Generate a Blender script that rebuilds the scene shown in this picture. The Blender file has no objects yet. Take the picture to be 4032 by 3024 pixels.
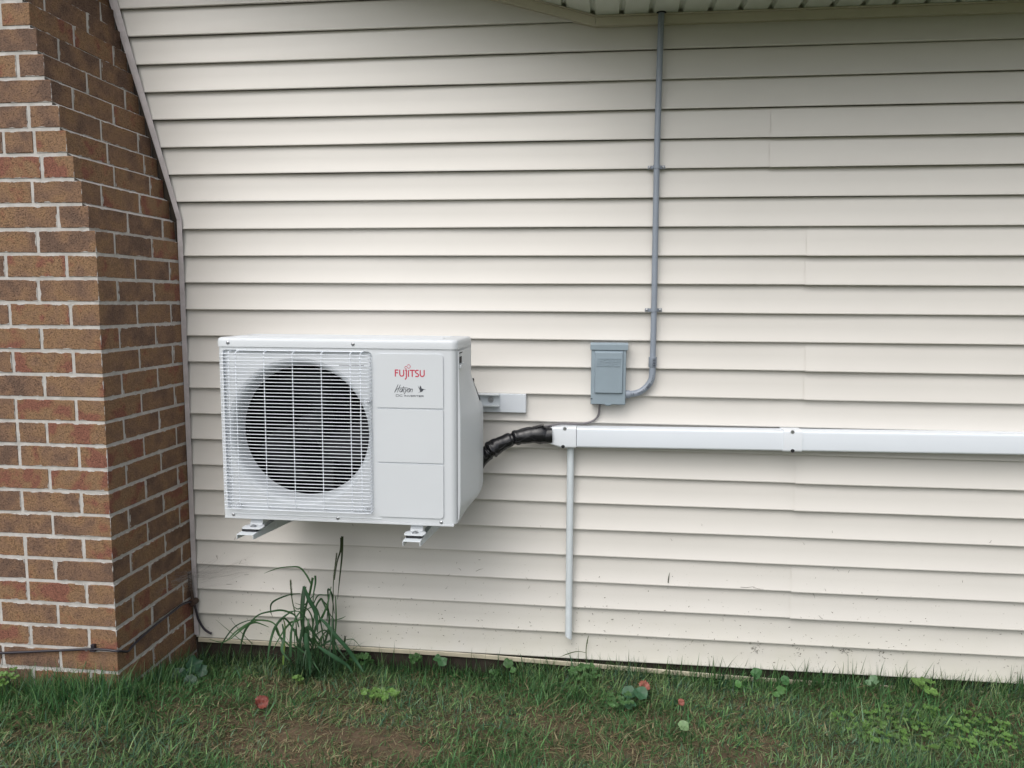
import bpy, bmesh, math, random
import numpy as np
from mathutils import Vector, Matrix
R = math.radians
random.seed(7)
rng = np.random.default_rng(7)
scene = bpy.context.scene
COL = scene.collection

# ---------------------------------------------------------------- camera
cam = bpy.data.cameras.new('camera'); camo = bpy.data.objects.new('camera', cam); COL.objects.link(camo)
scene.camera = camo
cam.sensor_width = 36.0; cam.lens = 36.0 * 3036 / 4032
cam.clip_start = 0.05; cam.clip_end = 500
_p, _y, _r = 0.1077671, 0.1121030, 0.0057341
_f = Vector((-math.sin(_y) * math.cos(_p), math.cos(_y) * math.cos(_p), -math.sin(_p)))
_rt = Vector((math.cos(_y), math.sin(_y), 0)); _up = _rt.cross(_f)
_x = math.cos(_r) * _rt + math.sin(_r) * _up; _u = -math.sin(_r) * _rt + math.cos(_r) * _up
_m = Matrix((_x, _u, -_f)).transposed().to_4x4(); _m.translation = Vector((0, -2.849, 1.4228))
camo.matrix_world = _m
scene.render.resolution_x = 1024; scene.render.resolution_y = 768

# ---------------------------------------------------------------- sky, sun, exposure
SUN_EL, SUN_AZ = R(52), R(202)
world = bpy.data.worlds.new("World"); scene.world = world; world.use_nodes = True
wn, wl = world.node_tree.nodes, world.node_tree.links
wn.clear()
sky = wn.new('ShaderNodeTexSky'); sky.sky_type = 'NISHITA'; sky.sun_disc = False
sky.sun_elevation = SUN_EL; sky.sun_rotation = SUN_AZ
sky.dust_density = 4.0; sky.ozone_density = 1.0; sky.air_density = 1.0
hs = wn.new('ShaderNodeHueSaturation'); hs.inputs['Saturation'].default_value = 0.30
bg = wn.new('ShaderNodeBackground'); bg.inputs['Strength'].default_value = 0.15
wo = wn.new('ShaderNodeOutputWorld')
wl.new(sky.outputs[0], hs.inputs['Color']); wl.new(hs.outputs[0], bg.inputs['Color']); wl.new(bg.outputs[0], wo.inputs[0])
sd = bpy.data.lights.new('sun', 'SUN'); sd.energy = 0.9; sd.angle = R(70); sd.color = (1.0, 0.97, 0.93)
so = bpy.data.objects.new('sun', sd); COL.objects.link(so)
_sd = Vector((math.sin(SUN_AZ) * math.cos(SUN_EL), math.cos(SUN_AZ) * math.cos(SUN_EL), math.sin(SUN_EL)))
so.rotation_euler = _sd.to_track_quat('Z', 'Y').to_euler(); so.location = (0, -6, 8)
scene.view_settings.view_transform = 'Standard'; scene.view_settings.look = 'None'
scene.view_settings.gamma = 1.0; scene.view_settings.exposure = 0.33

# ---------------------------------------------------------------- helpers
def mat(name, col, rough=0.6, metal=0.0, var=0.0, vscale=8.0, bump=0.0, bscale=200.0, spec=0.5, col2=None, attr=None):
    m = bpy.data.materials.new(name); m.use_nodes = True
    n, l = m.node_tree.nodes, m.node_tree.links
    b = n['Principled BSDF']
    b.inputs['Base Color'].default_value = (*col, 1); b.inputs['Roughness'].default_value = rough
    b.inputs['Metallic'].default_value = metal; b.inputs['Specular IOR Level'].default_value = spec
    tc = n.new('ShaderNodeTexCoord')
    if var or col2:
        no = n.new('ShaderNodeTexNoise'); no.inputs['Scale'].default_value = vscale; no.inputs['Detail'].default_value = 6
        no.inputs['Roughness'].default_value = 0.6
        l.new(tc.outputs['Object'], no.inputs['Vector'])
        mx = n.new('ShaderNodeMix'); mx.data_type = 'RGBA'
        c2 = col2 if col2 else tuple(c * (1 - var) for c in col)
        mx.inputs[6].default_value = (*col, 1); mx.inputs[7].default_value = (*c2, 1)
        mr = n.new('ShaderNodeMapRange'); mr.inputs[1].default_value = .35; mr.inputs[2].default_value = .7
        l.new(no.outputs['Fac'], mr.inputs[0]); l.new(mr.outputs[0], mx.inputs[0]); l.new(mx.outputs[2], b.inputs['Base Color'])
    if attr:
        a = n.new('ShaderNodeAttribute'); a.attribute_name = attr; l.new(a.outputs['Color'], b.inputs['Base Color'])
    if bump:
        no = n.new('ShaderNodeTexNoise'); no.inputs['Scale'].default_value = bscale; no.inputs['Detail'].default_value = 4
        l.new(tc.outputs['Object'], no.inputs['Vector'])
        bp = n.new('ShaderNodeBump'); bp.inputs['Strength'].default_value = bump; bp.inputs['Distance'].default_value = 0.001
        l.new(no.outputs['Fac'], bp.inputs['Height']); l.new(bp.outputs[0], b.inputs['Normal'])
    return m

class MB:
    def __init__(s): s.v = []; s.f = []; s.mi = []; s.sm = []
    def add(s, vs, fs, mi=0, smooth=False):
        o = len(s.v); s.v += [tuple(p) for p in vs]
        for f in fs: s.f.append([i + o for i in f]); s.mi.append(mi); s.sm.append(smooth)
        return s
    def box(s, x0, x1, y0, y1, z0, z1, mi=0):
        v = [(x, y, z) for z in (z0, z1) for y in (y0, y1) for x in (x0, x1)]
        return s.add(v, [(0, 2, 3, 1), (4, 5, 7, 6), (0, 1, 5, 4), (2, 6, 7, 3), (0, 4, 6, 2), (1, 3, 7, 5)], mi)
    def prism(s, pts, axis, a, b, mi=0, smooth=False):      # convex-ish 2D outline extruded along an axis
        n = len(pts)
        def P(u, w, t): return {'x': (t, u, w), 'y': (u, t, w), 'z': (u, w, t)}[axis]
        v = [P(u, w, a) for u, w in pts] + [P(u, w, b) for u, w in pts]
        fs = [tuple(range(n)), tuple(range(2 * n - 1, n - 1, -1))]
        s.add(v, fs, mi, False)
        s.add(v, [(i, i + n, (i + 1) % n + n, (i + 1) % n) for i in range(n)], mi, smooth)
        return s
    def tube(s, pts, r, n=12, mi=0, cap=True, flat=None):
        pts = [Vector(p) for p in pts]; rs = r if isinstance(r, (list, tuple)) else [r] * len(pts)
        up = Vector((0.13, 0.21, 0.97)); vs = []; fr = None
        for i, p in enumerate(pts):
            t = (pts[min(i + 1, len(pts) - 1)] - pts[max(i - 1, 0)]).normalized()
            if fr is None: a = t.cross(up).normalized()
            else: a = (fr - t * fr.dot(t)).normalized()
            fr = a; b = t.cross(a)
            for k in range(n):
                th = 2 * math.pi * k / n
                q = a * math.cos(th) * rs[i] + b * math.sin(th) * rs[i]
                if flat: q = q * 1.0; q.y *= flat
                vs.append(p + q)
        fs = [(i * n + k, i * n + (k + 1) % n, (i + 1) * n + (k + 1) % n, (i + 1) * n + k) for i in range(len(pts) - 1) for k in range(n)]
        s.add(vs, fs, mi, True)
        if cap:
            m = len(pts) - 1
            s.add(vs[:n], [tuple(range(n - 1, -1, -1))], mi); s.add(vs[m * n:], [tuple(range(n))], mi)
        return s
    def cyl(s, c, axis, r, h, n=16, mi=0, r2=None):
        c = Vector(c); d = {'x': Vector((1, 0, 0)), 'y': Vector((0, 1, 0)), 'z': Vector((0, 0, 1))}[axis]
        return s.tube([c, c + d * h], [r, r if r2 is None else r2], n, mi)
    def lathe(s, prof, n=48, mi=0, center=(0, 0, 0), smooth=True):   # profile (r, y) revolved about Y
        vs = [(center[0] + r * math.cos(2 * math.pi * k / n), center[1] + y, center[2] + r * math.sin(2 * math.pi * k / n)) for r, y in prof for k in range(n)]
        fs = [(i * n + k, i * n + (k + 1) % n, (i + 1) * n + (k + 1) % n, (i + 1) * n + k) for i in range(len(prof) - 1) for k in range(n)]
        return s.add(vs, fs, mi, smooth)
    def build(s, name, mats, parent=None, bevel=0, segs=2, sharp=None, recalc=True, loc=None):
        me = bpy.data.meshes.new(name)
        v = s.v if loc is None else [(a - loc[0], b - loc[1], c - loc[2]) for a, b, c in s.v]
        me.from_pydata(v, [], s.f)
        for m in (mats if isinstance(mats, (list, tuple)) else [mats]): me.materials.append(m)
        me.polygons.foreach_set('material_index', s.mi); me.polygons.foreach_set('use_smooth', s.sm)
        if recalc:
            bm = bmesh.new(); bm.from_mesh(me); bmesh.ops.recalc_face_normals(bm, faces=bm.faces); bm.to_mesh(me); bm.free()
        if sharp: me.set_sharp_from_angle(angle=R(sharp))
        me.update()
        o = bpy.data.objects.new(name, me); COL.objects.link(o)
        if loc is not None: o.location = loc
        if parent: o.parent = parent; o.matrix_parent_inverse = Matrix.Translation(-parent.location) if loc is None or True else Matrix()
        if bevel:
            bv = o.modifiers.new('bevel', 'BEVEL'); bv.width = bevel; bv.segments = segs; bv.limit_method = 'ANGLE'; bv.angle_limit = R(40)
            bv.harden_normals = True
            for p in me.polygons: p.use_smooth = True
        return o
def empty(name, label, cat, loc=(0, 0, 0), group=None):
    o = bpy.data.objects.new(name, None); COL.objects.link(o); o.location = loc; o.empty_display_size = .05
    return tag(o, label, cat, group)
def tag(o, label=None, cat=None, group=None, kind=None):
    if label: o['label'] = label
    if cat: o['category'] = cat
    if group: o['group'] = group
    if kind: o['kind'] = kind
    return o
def rrect(x0, x1, z0, z1, r, n=6):
    o = []
    for cx, cz, a0 in ((x1 - r, z1 - r, 0), (x0 + r, z1 - r, 90), (x0 + r, z0 + r, 180), (x1 - r, z0 + r, 270)):
        for k in range(n + 1):
            a = R(a0 + 90 * k / n); o.append((cx + r * math.cos(a), cz + r * math.sin(a)))
    return o
def smooth_path(pts, n=6):     # Catmull-Rom
    P = [Vector(p) for p in pts]; out = []
    for i in range(len(P) - 1):
        a, b, c, d = P[max(i - 1, 0)], P[i], P[i + 1], P[min(i + 2, len(P) - 1)]
        for k in range(n):
            t = k / n
            out.append(.5 * ((2 * b) + (c - a) * t + (2 * a - 5 * b + 4 * c - d) * t * t + (3 * b - a - 3 * c + d) * t ** 3))
    out.append(P[-1]); return out
def screw(x, y, z, parent, r=.0047, axis='y', mb=None):
    m = MB()
    if axis == 'y':
        m.lathe([(r * 1.25, 0), (r * 1.25, -.0008), (r, -.001), (r * .8, -.0028), (r * .35, -.0034), (.0004, -.0026)], 14, 0, (x, y, z))
        m.box(x - r * .6, x + r * .6, y - .0037, y - .0033, z - .0004, z + .0004, 1)
        return m.build('screw', [M['steel'], M['blackhole']], parent, recalc=False)
def strokes(m, lines, x0, z0, sx, sz, y, w, mi=0, t=.0004, slant=0.0, step=1e-5):
    """flat lettering: polylines in letter space -> thin raised ribbons in the XZ plane facing -Y"""
    for li, ln in enumerate(lines):
        pts = [Vector((x0 + (u + slant * v) * sx, z0 + v * sz)) for u, v in ln]
        if (pts[0] - pts[-1]).length < 1e-6: closed = True; pts = pts[:-1]
        else: closed = False
        n = len(pts); L = []; Rr = []
        for i, p in enumerate(pts):
            a = pts[(i - 1) % n] if (closed or i > 0) else None; b = pts[(i + 1) % n] if (closed or i < n - 1) else None
            d1 = (p - a).normalized() if a is not None else (b - p).normalized()
            d2 = (b - p).normalized() if b is not None else d1
            nn = Vector((-d1.y - d2.y, d1.x + d2.x))
            nn = nn.normalized() if nn.length > 1e-6 else Vector((-d1.y, d1.x))
            k = 1 / max(.5, nn.dot(Vector((-d1.y, d1.x))))
            ww = w if not isinstance(w, list) else w[li % len(w)]
            L.append(p + nn * ww * .5 * k); Rr.append(p - nn * ww * .5 * k)
        yy = y - t - li * step
        v = [(q.x, yy, q.y) for q in L] + [(q.x, yy, q.y) for q in Rr] + [(q.x, y + .0003, q.y) for q in L] + [(q.x, y + .0003, q.y) for q in Rr]
        m_ = n if closed else n - 1
        fs = []
        for i in range(m_):
            j = (i + 1) % n
            fs += [(i, n + i, n + j, j), (i, j, 2 * n + j, 2 * n + i), (n + i, 3 * n + i, 3 * n + j, n + j)]
        if not closed: fs += [(0, 2 * n, 3 * n, n), (n - 1, 2 * n - 1, 4 * n - 1, 3 * n - 1)]
        m.add(v, fs, mi)
def arc(cx, cy, rx, ry, a0, a1, n=8): return [(cx + rx * math.cos(R(a0 + (a1 - a0) * k / n)), cy + ry * math.sin(R(a0 + (a1 - a0) * k / n))) for k in range(n + 1)]

# ---------------------------------------------------------------- materials
M = {}
M['unit'] = mat('unit_paint', (.62, .65, .68), .42, var=.03, vscale=3, bump=.25, bscale=900)
M['unitin'] = mat('unit_shroud_plastic', (.55, .585, .62), .5)
M['wire'] = mat('guard_wire_coating', (.74, .78, .84), .35)
M['steel'] = mat('zinc_screw', (.45, .46, .48), .3, .9)
M['blackhole'] = mat('dark_recess', (.012, .012, .014), .8)
M['fin'] = mat('coil_fin', (.006, .007, .010), .85, .0, bump=.2, spec=.1)
M['fan'] = mat('fan_plastic', (.014, .015, .018), .65, spec=.22)
M['red'] = mat('red_print', (.50, .035, .075), .5)
M['grey_print'] = mat('grey_print', (.06, .065, .08), .5)
M['rubber'] = mat('black_rubber', (.012, .012, .016), .5)
M['bracket'] = mat('bracket_paint', (.60, .64, .67), .4)
M['board'] = mat('white_board', (.66, .70, .75), .45)
M['box'] = mat('grey_enclosure_paint', (.27, .335, .385), .42, var=.08, vscale=12, bump=.2, bscale=700)
M['pvc'] = mat('grey_conduit_pvc', (.265, .302, .36), .38, var=.08, vscale=10)
M['mark'] = mat('black_pipe_print', (.025, .027, .045), .5)
M['duct'] = mat('white_duct_plastic', (.73, .775, .83), .35, var=.03, vscale=4)
M['cap'] = mat('white_duct_fitting', (.74, .775, .82), .32)
M['drain'] = mat('white_drain_pvc', (.67, .725, .76), .38, var=.08, vscale=14)
M['tape'] = mat('black_wrap_tape', (.010, .010, .013), .27, bump=.9, bscale=38, spec=.55)
M['whip'] = mat('grey_cable_jacket', (.16, .15, .16), .45)
M['coax'] = mat('black_cable_jacket', (.022, .018, .026), .4)
M['rust'] = mat('brown_fitting', (.06, .035, .025), .7, var=.4, vscale=60, bump=.5)
M['trim'] = mat('painted_channel', (.52, .485, .49), .5, var=.22, vscale=22, bump=.4, bscale=60)
M['soffit'] = mat('soffit_vinyl', (.60, .63, .56), .5, var=.05, vscale=5)
M['strim'] = mat('soffit_trim', (.60, .55, .45), .5, var=.08, vscale=8)
M['starter'] = mat('starter_strip', (.55, .50, .38), .55, var=.2, vscale=16)
M['found'] = mat('foundation_board', (.045, .034, .025), .9, var=.5, vscale=20, bump=1, bscale=80)
M['shingle'] = mat('roof_shingle', (.07, .065, .06), .9, var=.4, vscale=30, bump=1, bscale=100)
M['fascia'] = mat('fascia_metal', (.6, .58, .54), .5)

# siding: cream vinyl, faint mottling, dirt only low down near the soil
def siding_mat():
    m = mat('cream_vinyl_siding', (.625, .603, .565), .42, var=.035, vscale=2.5, bump=.12, bscale=500)
    n, l = m.node_tree.nodes, m.node_tree.links; b = n['Principled BSDF']
    base = b.inputs['Base Color'].links[0].from_socket
    tc = n.new('ShaderNodeTexCoord'); sep = n.new('ShaderNodeSeparateXYZ'); l.new(tc.outputs['Object'], sep.inputs[0])
    h = n.new('ShaderNodeMapRange'); h.inputs[1].default_value = .55; h.inputs[2].default_value = .05; h.clamp = True
    l.new(sep.outputs['Z'], h.inputs[0])
    no = n.new('ShaderNodeTexNoise'); no.inputs['Scale'].default_value = 130; no.inputs['Detail'].default_value = 3; l.new(tc.outputs['Object'], no.inputs['Vector'])
    t = n.new('ShaderNodeMapRange'); t.inputs[1].default_value = .69; t.inputs[2].default_value = .74; l.new(no.outputs['Fac'], t.inputs[0])
    mu = n.new('ShaderNodeMath'); mu.operation = 'MULTIPLY'; l.new(t.outputs[0], mu.inputs[0]); l.new(h.outputs[0], mu.inputs[1])
    mx = n.new('ShaderNodeMix'); mx.data_type = 'RGBA'; mx.inputs[7].default_value = (.14, .12, .07, 1)
    l.new(mu.outputs[0], mx.inputs[0]); l.new(base, mx.inputs[6])
    no2 = n.new('ShaderNodeTexNoise'); no2.inputs['Scale'].default_value = 9; no2.inputs['Detail'].default_value = 5; l.new(tc.outputs['Object'], no2.inputs['Vector'])
    h2 = n.new('ShaderNodeMapRange'); h2.inputs[1].default_value = .30; h2.inputs[2].default_value = .06; l.new(sep.outputs['Z'], h2.inputs[0])
    m2 = n.new('ShaderNodeMath'); m2.operation = 'MULTIPLY'; l.new(no2.outputs['Fac'], m2.inputs[0]); l.new(h2.outputs[0], m2.inputs[1])
    m3 = n.new('ShaderNodeMath'); m3.operation = 'MULTIPLY'; m3.inputs[1].default_value = .45; l.new(m2.outputs[0], m3.inputs[0])
    mx2 = n.new('ShaderNodeMix'); mx2.data_type = 'RGBA'; mx2.inputs[7].default_value = (.42, .41, .27, 1)
    l.new(m3.outputs[0], mx2.inputs[0]); l.new(mx.outputs[2], mx2.inputs[6]); l.new(mx2.outputs[2], b.inputs['Base Color'])
    return m
M['siding'] = siding_mat()

def brick_mat():
    m = bpy.data.materials.new('brown_brick'); m.use_nodes = True
    n, l = m.node_tree.nodes, m.node_tree.links; b = n['Principled BSDF']; b.inputs['Roughness'].default_value = .85
    b.inputs['Specular IOR Level'].default_value = .25
    tc = n.new('ShaderNodeTexCoord')
    at = n.new('ShaderNodeAttribute'); at.attribute_name = 'bcol'
    sep = n.new('ShaderNodeSeparateColor'); l.new(at.outputs['Color'], sep.inputs[0])
    def noise(sc, det=5, off=None):
        x = n.new('ShaderNodeTexNoise'); x.inputs['Scale'].default_value = sc; x.inputs['Detail'].default_value = det
        if off is not None:
            v = n.new('ShaderNodeVectorMath'); v.operation = 'ADD'; l.new(tc.outputs['Object'], v.inputs[0]); l.new(off, v.inputs[1]); l.new(v.outputs[0], x.inputs['Vector'])
        else: l.new(tc.outputs['Object'], x.inputs['Vector'])
        return x
    sc = n.new('ShaderNodeVectorMath'); sc.operation = 'SCALE'; sc.inputs['Scale'].default_value = 20; l.new(at.outputs['Color'], sc.inputs[0])
    cr = n.new('ShaderNodeValToRGB'); e = cr.color_ramp
    cols = [(0, (.140, .088, .064)), (.22, (.185, .112, .076)), (.5, (.225, .135, .082)), (.74, (.245, .148, .082)), (.9, (.235, .122, .072)), (1, (.215, .092, .064))]
    e.elements[0].position = 0; e.elements[0].color = (*cols[0][1], 1); e.elements[1].position = 1; e.elements[1].color = (*cols[-1][1], 1)
    for p, c in cols[1:-1]: k = e.elements.new(p); k.color = (*c, 1)
    big = noise(15, 4, sc.outputs[0])
    ad = n.new('ShaderNodeMath'); ad.operation = 'MULTIPLY_ADD'; ad.inputs[1].default_value = 2.3; ad.inputs[2].default_value = -1.05
    l.new(big.outputs['Fac'], ad.inputs[0])
    ad2 = n.new('ShaderNodeMath'); ad2.operation = 'MULTIPLY_ADD'; ad2.inputs[1].default_value = .75; l.new(sep.outputs[0], ad2.inputs[0]); l.new(ad.outputs[0], ad2.inputs[2])
    l.new(ad2.outputs[0], cr.inputs[0])
    # pores
    mp = n.new('ShaderNodeMapping'); mp.inputs['Scale'].default_value = (1, 1, 2.0); l.new(tc.outputs['Object'], mp.inputs[0])
    po = n.new('ShaderNodeTexNoise'); po.inputs['Scale'].default_value = 150; po.inputs['Detail'].default_value = 3; l.new(mp.outputs[0], po.inputs['Vector'])
    pr = n.new('ShaderNodeMapRange'); pr.inputs[1].default_value = .57; pr.inputs[2].default_value = .66; l.new(po.outputs['Fac'], pr.inputs[0])
    pm = n.new('ShaderNodeMath'); pm.operation = 'MULTIPLY'; pm.inputs[1].default_value = .42; l.new(pr.outputs[0], pm.inputs[0])
    mx = n.new('ShaderNodeMix'); mx.data_type = 'RGBA'; mx.inputs[7].default_value = (.05, .03, .022, 1)
    l.new(pm.outputs[0], mx.inputs[0]); l.new(cr.outputs[0], mx.inputs[6])
    gr = noise(240, 4); g2 = n.new('ShaderNodeMapRange'); g2.inputs[1].default_value = .35; g2.inputs[2].default_value = .65; g2.inputs[3].default_value = .74; g2.inputs[4].default_value = 1.26
    l.new(gr.outputs['Fac'], g2.inputs[0])
    vm = n.new('ShaderNodeVectorMath'); vm.operation = 'SCALE'; l.new(mx.outputs[2], vm.inputs[0]); l.new(g2.outputs[0], vm.inputs['Scale'])
    # mortar smeared over the arrises
    def edge(name):
        u = n.new('ShaderNodeAttribute'); u.attribute_name = name; s = n.new('ShaderNodeSeparateXYZ'); l.new(u.outputs['Vector'], s.inputs[0])
        k = n.new('ShaderNodeMath'); k.operation = 'MINIMUM'; l.new(s.outputs[0], k.inputs[0]); l.new(s.outputs[1], k.inputs[1]); return k
    a, c = edge('uva'), edge('uvb'); mi = n.new('ShaderNodeMath'); mi.operation = 'MINIMUM'; l.new(a.outputs[0], mi.inputs[0]); l.new(c.outputs[0], mi.inputs[1])
    en = noise(34, 7); em = n.new('ShaderNodeMapRange'); em.inputs[1].default_value = .42; em.inputs[2].default_value = .78; em.inputs[3].default_value = -.0015; em.inputs[4].default_value = .0055
    l.new(en.outputs['Fac'], em.inputs[0])
    lt = n.new('ShaderNodeMath'); lt.operation = 'LESS_THAN'; l.new(mi.outputs[0], lt.inputs[0]); l.new(em.outputs[0], lt.inputs[1])
    mo = n.new('ShaderNodeMix'); mo.data_type = 'RGBA'; mo.inputs[7].default_value = (.46, .44, .42, 1)
    l.new(lt.outputs[0], mo.inputs[0]); l.new(vm.outputs[0], mo.inputs[6]); l.new(mo.outputs[2], b.inputs['Base Color'])
    hb = n.new('ShaderNodeMath'); hb.operation = 'MULTIPLY_ADD'; hb.inputs[1].default_value = -1.3; l.new(pr.outputs[0], hb.inputs[0]); l.new(gr.outputs['Fac'], hb.inputs[2])
    bp = n.new('ShaderNodeBump'); bp.inputs['Strength'].default_value = .8; bp.inputs['Distance'].default_value = .0015
    l.new(hb.outputs[0], bp.inputs['Height']); l.new(bp.outputs[0], b.inputs['Normal'])
    return m
M['brick'] = brick_mat()
M['mortar'] = mat('mortar', (.54, .52, .50), .9, col2=(.38, .37, .35), vscale=28, bump=1.0, bscale=140, spec=.2)

def plant_mat(name, trans=.25, rough=.5):
    m = mat(name, (.1, .2, .05), rough, attr='gcol', spec=.35)
    n, l = m.node_tree.nodes, m.node_tree.links; b = n['Principled BSDF']
    t = n.new('ShaderNodeBsdfTranslucent'); a = n['Attribute']; l.new(a.outputs['Color'], t.inputs[0])
    ms = n.new('ShaderNodeMixShader'); ms.inputs[0].default_value = trans
    l.new(b.outputs[0], ms.inputs[1]); l.new(t.outputs[0], ms.inputs[2]); l.new(ms.outputs[0], n['Material Output'].inputs[0])
    return m
M['grass'] = plant_mat('grass_blade')
M['leaf'] = plant_mat('weed_leaf', .2, .42)
# ================================================================ GROUND
def gz(x, y):
    x = np.asarray(x, float); y = np.asarray(y, float)
    z = np.interp(x, [-1.6, -1.1, -.4, .2, 1.6], [-.062, -.056, -.035, -.014, .022])
    f = np.clip(-y / .50, 0, 1) ** .8; z = z * (1 - f) + .035 * f
    c = np.clip((-1.15 - x) / .4, 0, 1) * np.clip((-y - .15) / .35, 0, 1)
    z = z + c * .055
    z = z + .008 * np.sin(x * 7.3 + 1) * np.cos(y * 9.1) + .005 * np.sin(x * 17 + y * 13)
    return z
def patch(x, y):      # 0 lush .. 1 bare
    g = lambda cx, cy, rx, ry: np.exp(-((x - cx) / rx) ** 2 - ((y - cy) / ry) ** 2)
    p = 1.0 * g(-.78, -.60, .20, .055) + 1.0 * g(-.60, -.66, .17, .045) + 1.0 * g(-.10, -.46, .14, .035) + .85 * g(.0, -.60, .26, .08) + .55 * g(.55, -.47, .06, .05) + .45 * g(-.05, -.40, .3, .10) \
        + .75 * g(-1.15, -.27, .22, .07) + .7 * g(-.85, -.42, .22, .07) + .5 * g(-1.1, -.55, .25, .08) + .45 * g(-.9, -.72, .4, .1) + .35 * g(-.4, -.3, .3, .05) + .3 * g(.2, -.16, .3, .03)
    n = .18 * np.sin(x * 21 + 3 * np.sin(y * 17)) * np.sin(y * 27 + 2 * np.sin(x * 13)) + .1 * np.sin(x * 5.1 + y * 3.3 + 1)
    return np.clip(p + n * .8, 0, 1)
def ground():
    xs = np.concatenate([np.linspace(-60, -4, 12), np.linspace(-3.8, 3.8, 153), np.linspace(4, 60, 12)])
    ys = np.concatenate([np.linspace(-80, -4, 14), np.linspace(-3.8, .05, 90), [.4, 8]])
    X, Y = np.meshgrid(xs, ys); Z = gz(X, Y) + rng.normal(0, .002, X.shape) * (np.abs(X) < 4)
    nx = len(xs); ny = len(ys)
    m = MB(); m.v = [tuple(p) for p in np.stack([X, Y, Z], -1).reshape(-1, 3).tolist()]
    m.f = [[j * nx + i, j * nx + i + 1, (j + 1) * nx + i + 1, (j + 1) * nx + i] for j in range(ny - 1) for i in range(nx - 1)]
    m.mi = [0] * len(m.f); m.sm = [True] * len(m.f)
    mt = mat('soil_and_thatch', (.125, .088, .060), .95, col2=(.065, .055, .034), vscale=14, bump=1.0, bscale=160, spec=.15)
    n, l = mt.node_tree.nodes, mt.node_tree.links; b = n['Principled BSDF']; base = b.inputs['Base Color'].links[0].from_socket
    tc = n.new('ShaderNodeTexCoord'); ln = n.new('ShaderNodeVectorMath'); ln.operation = 'LENGTH'; l.new(tc.outputs['Object'], ln.inputs[0])
    mr = n.new('ShaderNodeMapRange'); mr.inputs[1].default_value = 3.2; mr.inputs[2].default_value = 4.2; l.new(ln.outputs['Value'], mr.inputs[0])
    mx = n.new('ShaderNodeMix'); mx.data_type = 'RGBA'; mx.inputs[7].default_value = (.07, .085, .045, 1); l.new(mr.outputs[0], mx.inputs[0]); l.new(base, mx.inputs[6])
    l.new(mx.outputs[2], b.inputs['Base Color'])
    o = m.build('ground', mt); tag(o, kind='structure')
ground()

def strips_mesh(name, V, F, C, material, parent=None):
    me = bpy.data.meshes.new(name)
    nv = len(V); nf = len(F)
    me.vertices.add(nv); me.vertices.foreach_set('co', V.astype(np.float32).ravel())
    me.loops.add(nf * 4); me.loops.foreach_set('vertex_index', F.astype(np.int32).ravel())
    me.polygons.add(nf); me.polygons.foreach_set('loop_start', np.arange(0, nf * 4, 4, dtype=np.int32)); me.polygons.foreach_set('loop_total', np.full(nf, 4, np.int32))
    me.polygons.foreach_set('use_smooth', np.ones(nf, bool))
    ca = me.color_attributes.new('gcol', 'FLOAT_COLOR', 'POINT')
    ca.data.foreach_set('color', np.concatenate([C, np.ones((nv, 1))], 1).astype(np.float32).ravel())
    me.materials.append(material); me.update(calc_edges=True); me.validate()
    o = bpy.data.objects.new(name, me); COL.objects.link(o)
    if parent: o.parent = parent
    return o
def blades(x, y, L, W, tilt, az, col, curl, z=None, K=4):
    n = len(x); z = gz(x, y) if z is None else z
    t = np.linspace(0, 1, K)[None, :]
    th = tilt[:, None] + curl[:, None] * t            # angle from vertical grows along the blade
    dt = 1 / (K - 1)
    h = np.concatenate([np.zeros((n, 1)), np.cumsum(np.sin(th[:, :-1]) * dt, 1)], 1) * L[:, None]
    v = np.concatenate([np.zeros((n, 1)), np.cumsum(np.cos(th[:, :-1]) * dt, 1)], 1) * L[:, None]
    ca, sa = np.cos(az)[:, None], np.sin(az)[:, None]
    cx = x[:, None] + h * ca; cy = y[:, None] + h * sa; cz = z[:, None] + np.maximum(v, -.0) + .001
    w = W[:, None] * (1 - t ** 1.8 * .93) * .5
    ra = az + np.pi / 2 + rng.uniform(-.7, .7, n); wx, wy = np.cos(ra)[:, None] * w, np.sin(ra)[:, None] * w
    V = np.stack([np.stack([cx - wx, cy - wy, cz], -1), np.stack([cx + wx, cy + wy, cz + w * .3], -1)], 2).reshape(-1, 3)
    b = np.arange(n)[:, None] * 2 * K + np.arange(K - 1)[None, :] * 2; b = b.ravel()
    F = np.stack([b, b + 1, b + 3, b + 2], 1)
    shade = np.ones((1, K)) 
    col = col * .88; C = (col[:, None, None, :] * np.ones((1, K, 2, 1))).reshape(-1, 3)
    return V, F, C
GREEN = np.array([[.045, .145, .045], [.070, .190, .060], [.110, .240, .080], [.155, .275, .095], [.045, .135, .075], [.20, .28, .12], [.15, .27, .16]])
STRAW = np.array([[.30, .25, .14], [.24, .18, .10], [.34, .30, .18], [.18, .13, .075]])
def inside_ok(x, y):
    xc = -1.61; return ~((x < xc + .01) & (y > -.525)) & (y < .0)
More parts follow.
